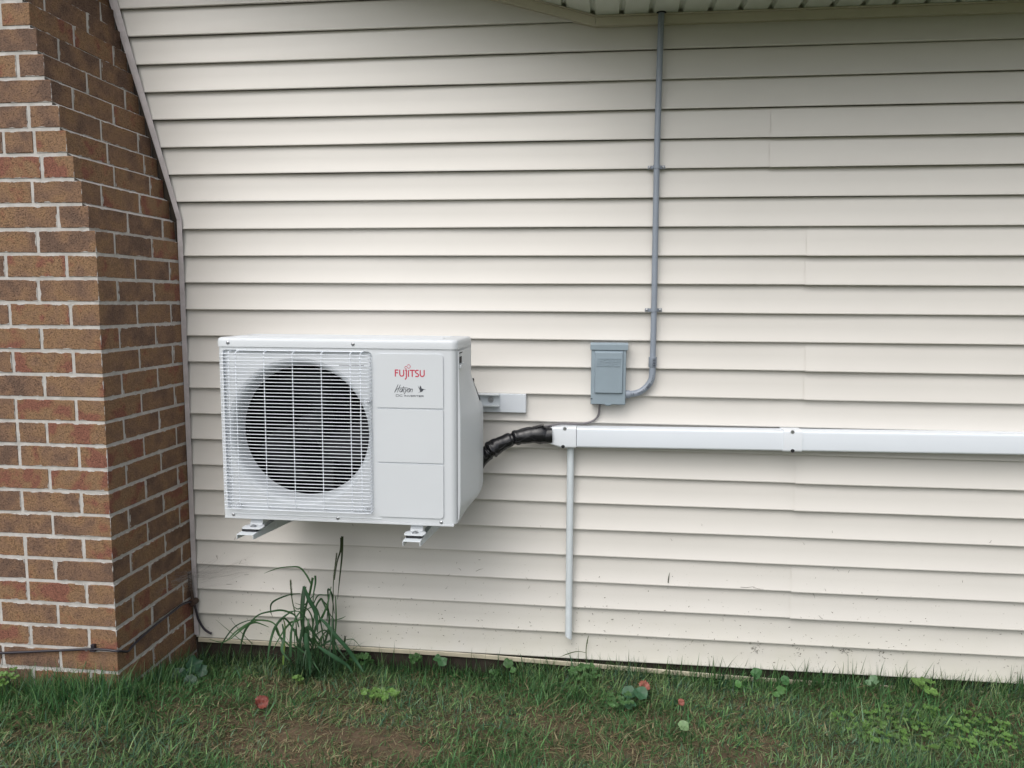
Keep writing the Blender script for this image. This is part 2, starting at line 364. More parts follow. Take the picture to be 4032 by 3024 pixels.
def grass_patch(n, x0, x1, y0, y1, dens_min=.12, wmul=1.0):
    x = rng.uniform(x0, x1, n); y = rng.uniform(y0, y1, n); ok = inside_ok(x, y); x, y = x[ok], y[ok]
    p = patch(x, y); keep = rng.random(len(x)) < np.clip(1.15 - p * 1.05, dens_min, 1); x, y, p = x[keep], y[keep], p[keep]
    n = len(x)
    dry = rng.random(n) < .05 + .55 * p + .10 * (np.sin(x * 3.1 + 1) * np.sin(y * 11) > .2)
    lush = 1.05 + .45 * np.sin(x * 6 + 2 * np.sin(y * 8)) * np.sin(y * 9 + x)
    near = np.exp(-((-y) / .10))
    chim = np.exp(-np.maximum(0, np.abs(y + .57)) / .10) * (x < -1.55)
    L = rng.uniform(.018, .055, n) * lush * (1 - .35 * p) * (1 + np.where(x < -.3, .25, .7) * near + .9 * chim)
    W = rng.choice([.0014, .0021, .0031, .0044], n) * rng.uniform(.8, 1.2, n) * wmul
    tilt = np.abs(rng.normal(.85, .5, n)) * (1 - .45 * near - .3 * chim); tilt = np.where(dry, rng.uniform(.9, 1.5, n), tilt); tilt = np.clip(tilt, 0, 1.45)
    curl = rng.uniform(.1, 1.0, n)
    cl = (np.sin(x * 23) + np.sin(y * 31 + x * 9)) * 1.3
    az = cl + rng.normal(0, 1.7, n)
    L = L * np.where(rng.random(n) < .15, 1.35, .92)
    hu = .5 + .5 * np.sin(x * 4.3 + 2.2 * np.sin(y * 6.1 + 1)) 
    gi = np.clip((hu * 4 + rng.uniform(-1.5, 3.0, n)).astype(int), 0, 6)
    col = GREEN[gi] * rng.choice([.55, .8, 1.0, 1.3], n)[:, None] * rng.uniform(.85, 1.15, (n, 1)); sc = STRAW[rng.integers(0, 4, n)] * rng.uniform(.7, 1.25, (n, 1))
    mixf = np.where(dry, 1, rng.random(n) ** 3 * .5 * (.3 + p))[:, None]
    col = col * (1 - mixf) + sc * mixf
    zz = gz(x, y) + rng.uniform(0, .010, n) * (1 - p)
    return blades(x, y, L, W, tilt, az, col, curl, zz)
def joinp(ps):
    o = 0; V = []; F = []; C = []
    for v, f, c in ps: V.append(v); F.append(f + o); C.append(c); o += len(v)
    return np.concatenate(V), np.concatenate(F), np.concatenate(C)
def lawn():
    ps = [grass_patch(84000, -2.5, 1.75, -.95, -.004), grass_patch(26000, 1.75, 3.4, -1.2, -.004, wmul=1.4), grass_patch(70000, -3.4, 3.4, -3.6, -.95, wmul=1.8),
          grass_patch(12000, -3.4, -2.5, -1.1, -.5, wmul=1.4)]
    # taller upright blades against the wall and the chimney foot
    n = 30000; x = rng.uniform(-2.4, 1.75, n); y = rng.uniform(-.95, -.03, n); ok = inside_ok(x, y); x, y = x[ok], y[ok]; n = len(x)
    q = patch(x, y); kk = rng.random(n) < .06 + .8 * q; x, y, q = x[kk], y[kk], q[kk]; n = len(x)
    pal = np.concatenate([STRAW, GREEN[[3, 5, 2]] * .8, np.array([[.13, .13, .06], [.16, .15, .075]])]); col = pal[rng.integers(0, len(pal), n)] * rng.uniform(.6, 1.25, (n, 1))
    ps.append(blades(x, y, rng.uniform(.012, .034, n), rng.uniform(.0011, .0026, n), rng.uniform(1.2, 1.5, n), rng.uniform(0, 6.3, n), col, rng.uniform(-.3, .5, n), gz(x, y) + rng.uniform(.002, .022, n) * (1 - .7 * q), K=3))
    n = 330; x = rng.uniform(-1.5, 1.7, n); y = -np.abs(rng.normal(.02, .02, n)) - .022
    ps.append(blades(x, y, rng.uniform(.06, .135, n), rng.uniform(.0024, .0048, n), np.abs(rng.normal(.1, .16, n)), rng.uniform(0, 6.3, n), GREEN[rng.integers(0, 4, n)] * rng.uniform(.35, .8, (n, 1)), rng.uniform(-.2, .6, n), K=5))
    n = 1300; x = rng.uniform(-1.55, 3.0, n); y = -np.abs(rng.normal(.03, .03, n)) - .006
    L = rng.uniform(.04, .10, n) * (1 + .35 * (rng.random(n) > .93)); L = np.where(x < -.2, L * .7, L)
    col = GREEN[rng.integers(0, 5, n)] * rng.uniform(.5, 1.0, (n, 1))
    ps.append(blades(x, y, L, rng.uniform(.0018, .004, n), np.abs(rng.normal(.15, .22, n)), rng.uniform(0, 6.3, n), col, rng.uniform(0, .6, n), K=5))
    n = 1500; x = rng.uniform(-3.2, -1.5, n); y = -.53 - np.abs(rng.normal(.0, .07, n)) - .01
    col = GREEN[rng.integers(0, 5, n)] * rng.uniform(.5, 1.1, (n, 1))
    ps.append(blades(x, y, rng.uniform(.05, .125, n), rng.uniform(.002, .004, n), np.abs(rng.normal(.2, .25, n)), rng.uniform(0, 6.3, n), col, rng.uniform(.0, .8, n), K=5))
    n = 500; x = -1.60 + np.abs(rng.normal(.0, .06, n)) + .012; y = rng.uniform(-.55, -.02, n)
    col = GREEN[rng.integers(0, 5, n)] * rng.uniform(.5, 1.0, (n, 1))
    ps.append(blades(x, y, rng.uniform(.04, .11, n), rng.uniform(.002, .0045, n), np.abs(rng.normal(.3, .3, n)), rng.uniform(0, 6.3, n), col, rng.uniform(.0, 1.0, n), K=5))
    V, F, C = joinp(ps); V[:, 1] = np.where((V[:, 0] > -1.6), np.minimum(V[:, 1], -.004 - .0025 * rng.random(len(V))), V[:, 1])
    low = V[:, 2] > .058; V[:, 1] = np.where(low & (V[:, 0] > -1.6), np.minimum(V[:, 1], -.022), V[:, 1])
    o = strips_mesh('grass', V, F, C, M['grass'])
    tag(o, 'short mixed green lawn grass with straw coloured blades and thin brown patches', 'grass', kind='stuff')
lawn()

# ================================================================ HOUSE WALL
H = .1016; Z0 = 2.5
house = empty('house_wall', 'cream horizontal vinyl siding wall behind the air conditioner, under the ribbed soffit', 'wall', (0, 0, 0))
def siding():
    m = MB(); XR = 4.2
    seams = {0: 2.3, 2: 1.9, 4: .578, 6: 2.6, 8: .716, 10: 2.2, 12: .730, 14: 2.9, 16: .714, 18: 2.4, 20: .717, 22: 2.7, -2: .62}
    prof = [(-.0012, .1016), (-.0090, .053), (-.0162, .0075), (-.0178, .0052), (-.0185, .0026), (-.0178, .0004), (-.0155, -.0004), (-.0015, .0020)]
    def xl(z): return -1.598 if z < 1.72 else -1.598 - .273 * (z - 1.72)
    for k in range(-8, 24):     # k counts the butt lines; course between line k and k+1 has its butt at line k+1
        zb = Z0 - (k + 1) * H; pk = k if k % 2 == 0 else k - 1
        sx = seams.get(pk, 2.0 + (k % 5) * .3)
        for side in (0, 1):
            a0 = None if side == 0 else sx; b0 = sx + .02 if side == 0 else XR
            off = 0 if side == 0 else -.0038; dz = 0 if side == 0 else -.0014
            N = 46; vs = []; 
            for i in range(N + 1):
                for (py, pz) in prof:
                    z = zb + pz; L = xl(z) + (0.003 if k < 23 else 0) if a0 is None else a0; L = L if a0 is None else L
                    x = L + (b0 - L) * i / N
                    wv = .0007 * math.sin(x * 4.1 + k * 1.7) + .0005 * math.sin(x * 9.3 + k * 2.9)
                    wz = .0005 * math.sin(x * 2.7 + k * 2.1)
                    g = 1 if py < -.005 else .2
                    vs.append((x, py + off * g + wv * g, z + dz * g + wz))
            np_ = len(prof)
            fs = [(i * np_ + j, (i + 1) * np_ + j, (i + 1) * np_ + j + 1, i * np_ + j + 1) for i in range(N) for j in range(np_ - 1)]
            m.add(vs, fs, 0, True)
        zb = Z0 - (k + 1) * H; np_ = len(prof)      # plain run of siding beyond the chimney
        vs = [(x, py, zb + pz) for x in (-7.5, -3.09) for py, pz in prof]
        m.add(vs, [(j, np_ + j, np_ + j + 1, j + 1) for j in range(np_ - 1)], 0, True)
    m.build('siding', M['siding'], house, sharp=50)
siding()
m = MB(); m.box(-7.5, 4.2, .0, .12, -.25, 3.32); m.build('foundation', M['found'], house)
# J channel along the chimney: vertical then following the sloped shoulder
def jchan():
    m = MB()
    def run(p0, p1):
        (x0, z0), (x1, z1) = p0, p1
        # face strip, set proud of siding
        def quad(off0, off1, ya, yb):
            v = []
            for (x, z) in (p0, p1):
                v += [(x + off0, ya, z), (x + off1, ya, z), (x + off1, yb, z), (x + off0, yb, z)]
            return v
        v = quad(-.010, .010, -.0265, -.024)
        m.add(v, [(0, 1, 5, 4), (1, 2, 6, 5), (2, 3, 7, 6), (3, 0, 4, 7), (0, 3, 2, 1), (4, 5, 6, 7)])
        v = quad(-.010, -.0075, -.0239, .0)
        m.add(v, [(0, 1, 5, 4), (1, 2, 6, 5), (2, 3, 7, 6), (3, 0, 4, 7), (0, 3, 2, 1), (4, 5, 6, 7)])
    run((-1.592, .075), (-1.596, 1.722)); run((-1.5965, 1.7225), (-1.596 - .273 * 1.5, 3.22))
    # grey flashing filling the stepped gap behind the slope
    m.add([(-1.606, -.010, 1.70), (-1.60, -.010, 1.72), (-1.60 - .273 * 1.5, -.010, 3.22), (-1.64 - .273 * 1.5, -.010, 3.22)], [(0, 1, 2, 3)])
    o = m.build('corner_channel', M['trim'], house, bevel=.0008)
    o['label'] = 'pinkish grey painted channel between siding and brick'
jchan()
# starter strip: snug on the left, sagging below the siding on the right
m = MB()
xs = [-1.59 + i * .145 for i in range(28)]
top = [(x, .0605 - .0 * x if x < -.5 else .0605 - .031 * min(1, (x + .5) / 1.1) - .004 * max(0, x - .6)) for x in xs]
vs = []
for x, z in top: vs += [(x, -.017, z), (x, -.0195, z - .003), (x, -.0190, z - .017), (x, -.0165, z - .019), (x, -.002, z - .018)]
m.add(vs, [(i * 5 + j, (i + 1) * 5 + j, (i + 1) * 5 + j + 1, i * 5 + j + 1) for i in range(len(xs) - 1) for j in range(4)], 0, True)
m.build('starter_strip', M['starter'], house, sharp=40)

# soffit: level part on the right, sloping up to the left (rake); V grooves run out from the wall
SZ = 2.412; SX = -.03; DR = .47; DL = .30; SL = .285
def soffit_z(x): return SZ + (max(0, SX - x)) * SL
def soffit():
    m = MB(); xs = []; x = -2.63
    while x < 4.2:
        xs += [(x, 0), (x + .078, 0), (x + .082, .011), (x + .089, .013), (x + .094, .011), (x + .098, 0)]
        x += .1
    vs = []
    for (x, d) in xs: z = soffit_z(x) + d; vs += [(x, 0, z), (x, -DR if x > SX - .002 else -DL, z)]
    m.add(vs, [(2 * i, 2 * i + 1, 2 * i + 3, 2 * i + 2) for i in range(len(xs) - 1)])
    m.build('soffit', M['soffit'], house, recalc=False)
    m = MB()   # wall trim under the soffit
    def bar(xa, xb, h0, h1, ya, yb):
        v = [(x, y, soffit_z(x) + h) for x in (xa, xb) for y in (ya, yb) for h in (h0, h1)]
        m.add(v, [(0, 1, 3, 2), (4, 6, 7, 5), (0, 2, 6, 4), (1, 5, 7, 3), (0, 4, 5, 1), (2, 3, 7, 6)])
    bar(SX, 4.2, -.034, -.006, -.026, -.001); bar(-2.5, SX - .001, -.036, -.005, -.0265, -.001)
    bar(SX, 4.2, -.0055, -.001, -.034, -.001); bar(-2.5, SX - .001, -.0045, -.001, -.0345, -.001)
    m.build('soffit_trim', M['strim'], house, bevel=.001)
    m = MB()
    for xa, xb in ((-2.6, SX), (SX, 4.2)):
        v = [(x, y, soffit_z(x) + h) for x in (xa, xb) for y in ((-DR if xb > 1 else -DL) - .02, -DR if xb > 1 else -DL) for h in (-.03, .16)]
        m.add(v, [(0, 1, 3, 2), (4, 6, 7, 5), (0, 2, 6, 4), (1, 5, 7, 3), (0, 4, 5, 1), (2, 3, 7, 6)])
    m.build('fascia', M['fascia'], house)
    m = MB()
    for xa, xb in ((-2.6, SX), (SX, 4.2)):
        v = [(x, y, soffit_z(x) + h) for x in (xa, xb) for y, h0 in (((-DR if xb > 1 else -DL) - .05, .165), (1.2, .75)) for h in (h0, h0 + .012)]
        m.add(v, [(0, 1, 3, 2), (4, 6, 7, 5), (0, 2, 6, 4), (1, 5, 7, 3), (0, 4, 5, 1), (2, 3, 7, 6)])
    m.build('roof', M['shingle'], house)
soffit()

# ================================================================ CHIMNEY
def chimney():
    CH = .0783; ZT = 2.185; XC = -1.606; YF = -.512; J = .0108; XL = -3.1
    bricks = []; core = MB()
    top_alt = {1: .105, 0: .16}
    full, half = .2035, .0955
    # front length of the corner brick for the stepped courses, from the photograph, upper first
    special = {0: .085, 1: .19, 2: .10, 3: .105, 4: .105, 5: .165, 6: .10, 7: .195, 8: .10}
    for k in range(-9, 30):           # k = 0 is the course just under z = ZT
        zt = ZT + .0 - (k) * CH + J * .0; zb = zt - CH + J
        if k < 7: sx = -.0205 * (7 - k)
        else: sx = 0
        xc = XC + sx + random.uniform(-.0012, .0012); A = (k % 2 == 1)
        a = special.get(k, full if A else half)
        sd = half if a > .13 else full
        # side run from the corner to the wall
        segs = []; y = YF; first = True; cl = sd
        bricks.append((xc - a, xc, y, y + sd, zb, zt)); y += sd + J
        while y < -.005:
            L = min(full, -.004 - y)
            if L > .012: bricks.append((xc - .092, xc + random.uniform(-.001, .001), y, y + L, zb, zt))
            y += full + J
        x = xc - a - J
        while x > XL:
            L = full if random.random() > .04 else half
            L = min(L, x - XL); L > .02 and bricks.append((x - L, x, YF + random.uniform(-.001, .001), YF + .092, zb, zt)); x -= L + J
        core.box(XL, xc - .0022, YF + .0022, .0, zb - J, zt)
        if k < 7: core.add([(xc - .004, YF + .0028, zt - .0002), (xc - .004, -.002, zt - .0002), (xc - .0230, -.002, zt + J * .95), (xc - .0230, YF + .0028, zt + J * .95)], [(0, 1, 2, 3)])
    V = []; F = []; UA = []; UB = []; BC = []
    for (x0, x1, y0, y1, z0, z1) in bricks:
        o = len(V); j = lambda: random.uniform(-.0009, .0009)
        xs = (x0 + j(), x1 + j() * .4); ys = (y0 + j() * .4, y1 + j())
        for z in (z0, z1):
            for y in ys:
                for x in xs: V.append((x + j() * .5, y + j() * .5, z + j()))
        fs = [(0, 2, 3, 1), (4, 5, 7, 6), (0, 1, 5, 4), (2, 6, 7, 3), (0, 4, 6, 2), (1, 3, 7, 5)]
        dims = {0: None, 1: None, 2: 'xz', 3: 'xz', 4: 'yz', 5: 'yz'}
        c = (random.random(), random.random(), random.random())
        for fi, f in enumerate(fs):
            F.append([o + i for i in f])
            for i in f:
                bx, by, bz = i & 1, (i >> 1) & 1, (i >> 2) & 1
                if fi < 2: u, v, U, W = bx * (x1 - x0), by * (y1 - y0), x1 - x0, y1 - y0
                elif fi < 4: u, v, U, W = bx * (x1 - x0), bz * (z1 - z0), x1 - x0, z1 - z0
                else: u, v, U, W = by * (y1 - y0), bz * (z1 - z0), y1 - y0, z1 - z0
                UA.append((u, v)); UB.append((U - u, W - v)); BC.append((*c, 1))
    me = bpy.data.meshes.new('brickwork'); me.from_pydata(V, [], F)
    ua = me.uv_layers.new(name='uva'); ub = me.uv_layers.new(name='uvb')
    ua.data.foreach_set('uv', np.array(UA, np.float32).ravel()); ub.data.foreach_set('uv', np.array(UB, np.float32).ravel())
    ca = me.color_attributes.new('bcol', 'FLOAT_COLOR', 'CORNER'); ca.data.foreach_set('color', np.array(BC, np.float32).ravel())
    me.materials.append(M['brick']); me.update()
    root = empty('brick_chimney', 'brown brick chimney with pale mortar and a stepped sloping shoulder, left of the siding', 'chimney', (-2.3, -.25, 0))
    o = bpy.data.objects.new('brickwork', me); COL.objects.link(o); o.parent = root; o.matrix_parent_inverse = Matrix.Translation(-root.location)
    bv = o.modifiers.new('bevel', 'BEVEL'); bv.width = .0016; bv.segments = 2; bv.limit_method = 'ANGLE'
    core.build('mortar', M['mortar'], root)
chimney()
# ================================================================ AIR CONDITIONER
AX0, AX1, AYF, AYB, AZ0, AZ1 = -1.244, -.447, -.45, -.17, .697, 1.298
ac = empty('air_conditioner', 'white wall hung outdoor air conditioner unit with round fan behind a wire guard', 'air conditioner', (-.85, -.31, AZ0))
def casing():
    m = MB(); r = .020; GX0, GX1, GZ0, GZ1 = -1.232, -.721, .727, 1.258; ZC = AZ1 - .028
    # left, back sheets and rounded right front corner, then front sheet with the recessed guard bay
    m.box(AX0, AX0 + .002, AYF + r, AYB, AZ0 + .004, ZC)
    m.box(AX0 + .002, AX1, AYB - .002, AYB, AZ0 + .004, ZC)
    m.box(AX1 - .002, AX1, AYF + r, AYB - .002, AZ0 + .004, ZC)
    for cx, s in ((AX0 + r, -1), (AX1 - r, 1)):
        v = []; n = 10
        for i in range(n + 1):
            a = R(90 * i / n); v += [(cx + s * r * math.sin(a), AYF + r - r * math.cos(a), z) for z in (AZ0 + .004, ZC)]
        m.add(v, [(2 * i, 2 * i + 2, 2 * i + 3, 2 * i + 1) for i in range(n)], 0, True)
    # front sheet around the circular mouth : outer rectangle -> bay rectangle (recessed) -> circle
    fx0, fx1, fz0, fz1 = AX0 + r, AX1 - r, AZ0 + .004, ZC
    N = 64; cx, cz, rc = -.972, .985, .2475; rec = .010
    rr = rrect(GX0, GX1, GZ0, GZ1, .018, 7)
    # front plane: ring (outline resampled evenly below)
    # front plane: ring between big rect and bay outline (4 strips of boxes keep it simple)
    def plane(x0, x1, z0, z1, y): m.add([(x0, y, z0), (x1, y, z0), (x1, y, z1), (x0, y, z1)], [(0, 1, 2, 3)])
    bx0, bx1, bz0, bz1 = GX0 - .0, GX1 + .0, GZ0, GZ1
    plane(bx1, fx1, fz0, fz1, AYF); plane(bx0, bx1, fz0, bz0, AYF); plane(bx0, bx1, bz1, fz1, AYF)
    if fx0 < bx0: plane(fx0, bx0, fz0, fz1, AYF)
    # corner fillets of the bay
    n = 7
    for q in range(4):
        seg = rr[q * (n + 1):(q + 1) * (n + 1)]
        c = [(bx1, bz1), (bx0, bz1), (bx0, bz0), (bx1, bz0)][q]
        m.add([(c[0], AYF, c[1])] + [(a, AYF, b) for a, b in seg], [(0, i, i + 1) for i in range(1, n + 1)])
    # bay wall
    dense = []
    for i in range(len(rr)):
        a, b = rr[i], rr[(i + 1) % len(rr)]; q = max(1, int(math.hypot(b[0] - a[0], b[1] - a[1]) / .008))
        dense += [(a[0] + (b[0] - a[0]) * j / q, a[1] + (b[1] - a[1]) * j / q) for j in range(q)]
    rr = dense; nn = len(rr)
    ins = [(cx + (a - cx) * .988, cz + (b - cz) * .988) for a, b in rr]
    m.add([(a, AYF, b) for a, b in rr] + [(a, AYF + rec, b) for a, b in ins], [(i, (i + 1) % nn, nn + (i + 1) % nn, nn + i) for i in range(nn)], 0, True)
    # bay floor out to the mouth: match angles
    angs = [math.atan2(b - cz, a - cx) for a, b in ins]
    circ = [(cx + rc * math.cos(t), cz + rc * math.sin(t)) for t in angs]
    # keep the circle inside the bay
    m.add([(a, AYF + rec, b) for a, b in ins] + [(a, AYF + rec, b) for a, b in circ], [(i, (i + 1) % nn, nn + (i + 1) % nn, nn + i) for i in range(nn)], 0, False)
    o = m.build('casing', M['unit'], ac, recalc=True, sharp=35)
    # bell mouth
    m = MB()
    prof = [(rc + .0015, AYF + rec + .0008), (rc - .006, AYF + rec + .0015), (rc - .013, AYF + rec + .006), (rc - .018, AYF + rec + .014), (rc - .023, AYF + rec + .030), (rc - .0265, AYF + rec + .050), (rc - .0275, AYF + rec + .068)]
    m.lathe(prof, 96, 0, (cx, 0, cz)); m.build('fan_shroud', M['unitin'], ac, recalc=False)
    # dark interior: coil with fins behind the fan
    m = MB(); m.box(-1.238, -.70, -.24, -.235, .705, 1.262, 0)
    for i in range(88): x = -1.232 + i * .006; m.box(x, x + .0012, -.252, -.2402, .71, 1.26, 0)
    for z in (.80, .88, .96, 1.04, 1.12, 1.2): m.box(-1.235, -.705, -.2415 - .012, -.2405 - .0115, z, z + .006, 0)
    m.build('coil', M['fin'], ac)
    m = MB()
    m.box(-1.240, -1.2385, -.43, -.236, .705, 1.262); m.box(-.705, -.7035, -.43, -.236, .705, 1.262)
    m.box(-1.238, -.706, -.43, -.236, 1.2625, 1.264); m.box(-1.238, -.706, -.43, -.236, .7025, .704)
    m.build('inner_duct', M['blackhole'], ac)
    # fan: three swept blades on a hub
    m = MB(); m.lathe([(.0005, -.352), (.03, -.351), (.045, -.344), (.05, -.33), (.05, -.28)], 32, 0, (cx, 0, cz))
    for b in range(3):
        a0 = 2 * math.pi * b / 3 + .9; vs = []; nr, na = 9, 9
        for i in range(nr):
            rr_ = .045 + (.205 - .045) * i / (nr - 1); sweep = .55 * (i / (nr - 1)) ** 1.3; wid = .85 + .25 * i / (nr - 1)
            for k in range(na):
                t = k / (na - 1); a = a0 + sweep + t * wid
                vs.append((cx + rr_ * math.cos(a), -.335 + .055 * t - .012 * math.sin(t * math.pi), cz + rr_ * math.sin(a)))
        m.add(vs, [(i * na + k, (i + 1) * na + k, (i + 1) * na + k + 1, i * na + k + 1) for i in range(nr - 1) for k in range(na - 1)], 0, True)
    f = m.build('fan', M['fan'], ac, recalc=False); so_ = f.modifiers.new('t', 'SOLIDIFY'); so_.thickness = .002
    m = MB(); m.prism([(cx + .012, .706), (cx + .05, .706), (cx + .05, 1.26), (cx + .012, 1.26)], 'y', -.268, -.262); m.build('motor_mount', M['fan'], ac)
    # top cover : rounded cap with shallow ribs
    m = MB(); o_ = .003
    def ring(x0, x1, y0, y1, r_, z, n=6):
        out = []
        for qx, qy, a0 in ((x1 - r_, y1 - r_, 0), (x0 + r_, y1 - r_, 90), (x0 + r_, y0 + r_, 180), (x1 - r_, y0 + r_, 270)):
            for k in range(n + 1): a = R(a0 + 90 * k / n); out.append((qx + r_ * math.cos(a), qy + r_ * math.sin(a), z))
        return out
    rings = []
    for dz, inset in ((-.030, 0), (-.012, 0), (-.006, .0012), (-.002, .004), (0, .009), (.0005, .02)):
        rings.append(ring(AX0 - o_ + inset, AX1 + o_ - inset, AYF - o_ + inset, AYB + o_ - inset, .022 - inset * .5, AZ1 + dz))
    n = len(rings[0]); vs = sum(rings, [])
    m.add(vs, [(i * n + k, i * n + (k + 1) % n, (i + 1) * n + (k + 1) % n, (i + 1) * n + k) for i in range(len(rings) - 1) for k in range(n)], 0, True)
    m.add(rings[-1], [tuple(range(n))], 0, True)
    for y in (-.42, -.395, -.28, -.255): m.prism([(y, AZ1 + .0004), (y + .004, AZ1 + .003), (y + .012, AZ1 + .003), (y + .016, AZ1 + .0004)], 'x', AX0 + .05, AX1 - .05, 0)
    m.build('top_cover', M['unit'], ac, recalc=True, sharp=35)
    # bottom lip of the base pan
    m = MB(); m.box(AX0 + .008, AX1 - .010, AYF - .0015, AYF + .02, AZ0 - .004, AZ0 + .0035); m.box(AX0 + .01, AX1 - .012, AYF + .0205, AYB, AZ0 - .003, AZ0 + .0035)
    m.box(AX0 + .030, AX1 - .25, AYF - .0018, AYF + .002, AZ0 + .0125, AZ0 + .0145)
    m.build('base_pan', M['unit'], ac, bevel=.0012)
    # three embossed plates on the right of the front
    px0, px1 = -.707, -.490; zs = [(1.079, 1.252), (.901, 1.073), (.719, .895)]
    for i, (za, zb) in enumerate(zs):
        m = MB(); rr_ = rrect(px0, px1, za, zb, .012, 5)
        keep = {0: (0, 1), 1: (), 2: (2, 3)}[i]; pts = []
        for q in range(4):
            c = [(px1, zb), (px0, zb), (px0, za), (px1, za)][q]
            pts += rr_[q * 6:(q + 1) * 6] if q in keep else [c]
        m.prism(pts, 'y', AYF - .0042, AYF + .001)
        m.build('front_plate', M['unit'], ac, bevel=.0026, segs=3)
    # service cover bulging out on the right side
    m = MB()
    secs = []
    def sec(z, out, yb):
        return [(AX1 + .0005, -.437, z), (AX1 + .004 + out * .10, -.434, z), (AX1 + out * .96, -.305, z), (AX1 + out, -.280, z), (AX1 + out, -.225, z), (AX1 + out * .92, yb + .010, z), (AX1 + .0005, yb, z)]
    prof = [(.712, .004, -.20), (.720, .012, -.195), (.752, .040, -.19), (.766, .046, -.185), (.780, .048, -.185), (1.040, .048, -.185), (1.056, .046, -.19), (1.075, .040, -.2), (1.165, .010, -.30), (1.20, .004, -.34), (1.262, .004, -.345)]
    for z, o2, yb in prof: secs += sec(z, o2, yb)
    n = 7
    m.add(secs, [(i * n + k, i * n + (k + 1), (i + 1) * n + (k + 1), (i + 1) * n + k) for i in range(len(prof) - 1) for k in range(n - 1)] + [tuple(range(n))], 0, True)
    sc = m.build('service_cover', M['unit'], ac, sharp=28)
    m = MB(); m.box(AX1 + .0048, AX1 + .0056, -.425, -.388, 1.222, 1.243, 0); m.box(AX1 + .0047, AX1 + .0054, -.43, -.375, 1.2535, 1.2565, 0)
    m.build('handle_recess', M['blackhole'], sc)
    m = MB(); m.prism([(-.425, 1.206), (-.375, 1.206), (-.375, 1.221), (-.425, 1.2165)], 'x', AX1 + .0045, AX1 + .010); m.build('handle_ledge', M['unit'], sc, bevel=.0012)
    # side panel seam line and lower valve bracket seen behind the cover
    m = MB(); m.box(AX1 + .001, AX1 + .012, -.2, -.176, 1.118, 1.150); m.build('valve_bracket', M['fin'], ac, bevel=.002)
casing()
def guard():
    m = MB(); y = -.470; x0, x1 = -1.225, -.727; rw = .00135
    zs = [1.2465 - i * .01145 for i in range(46)]
    for z in zs:
        pts = [(x0 + .010, -.442, z), (x0 + .002, y + .008, z), (x0 - .001, y + .001, z), (x0 + .006, y, z), ((x0 + x1) / 2, y - .001, z), (x1 - .008, y, z), (x1 - .002, y + .0015, z), (x1 - .0005, y + .006, z), (x1 - .004, -.442, z)]
        m.tube(pts, rw, 6)
    zt, zb = 1.2535, .7365
    for x in (-1.197, -1.173, -1.077, -.981, -.885, -.789, -.756):
        pts = [(x, -.443, zt + .001), (x, y + .014, zt), (x, y + .005, zt - .002), (x, y + .0025, zt - .010), (x, y + .0022, (zt + zb) / 2), (x, y + .0025, zb + .010), (x, y + .008, zb + .001), (x, -.443, zb)]
        m.tube(pts, rw * 1.08, 6)
    m.tube([(-1.178, y + .020, 1.2565), (-.75, y + .020, 1.2565)], .0018, 6); m.tube([(-1.19, y + .022, .7345), (-.75, y + .022, .7345)], .0018, 6)
    g = m.build('fan_guard', M['wire'], ac, recalc=False)
    for (x, z) in ((-.735, 1.095), (-1.180, .739), (-.742, .739)):
        mm = MB(); mm.tube([(x + .013 * math.cos(R(a)), y + .016, z + .011 * math.sin(R(a))) for a in range(70, 291, 20)], .0014, 6); mm.build('wire_clip', M['wire'], g, recalc=False)
        screw(x, AYF + .009 - .008, z, ac, .0042)
    for (x, z) in ((-1.204, 1.281), (-.783, 1.281)): screw(x, AYF - .003, z, ac)
    for (x, z) in ((-1.205, .7055), (-.845, .7065), (-.4985, .7055)): screw(x, AYF, z, ac)
    # rating slot under the guard
    m = MB(); m.box(-.835, -.753, AYF + .0088, AYF + .0095, 1.2105, 1.2125); m.build('slot', M['blackhole'], ac)
guard()
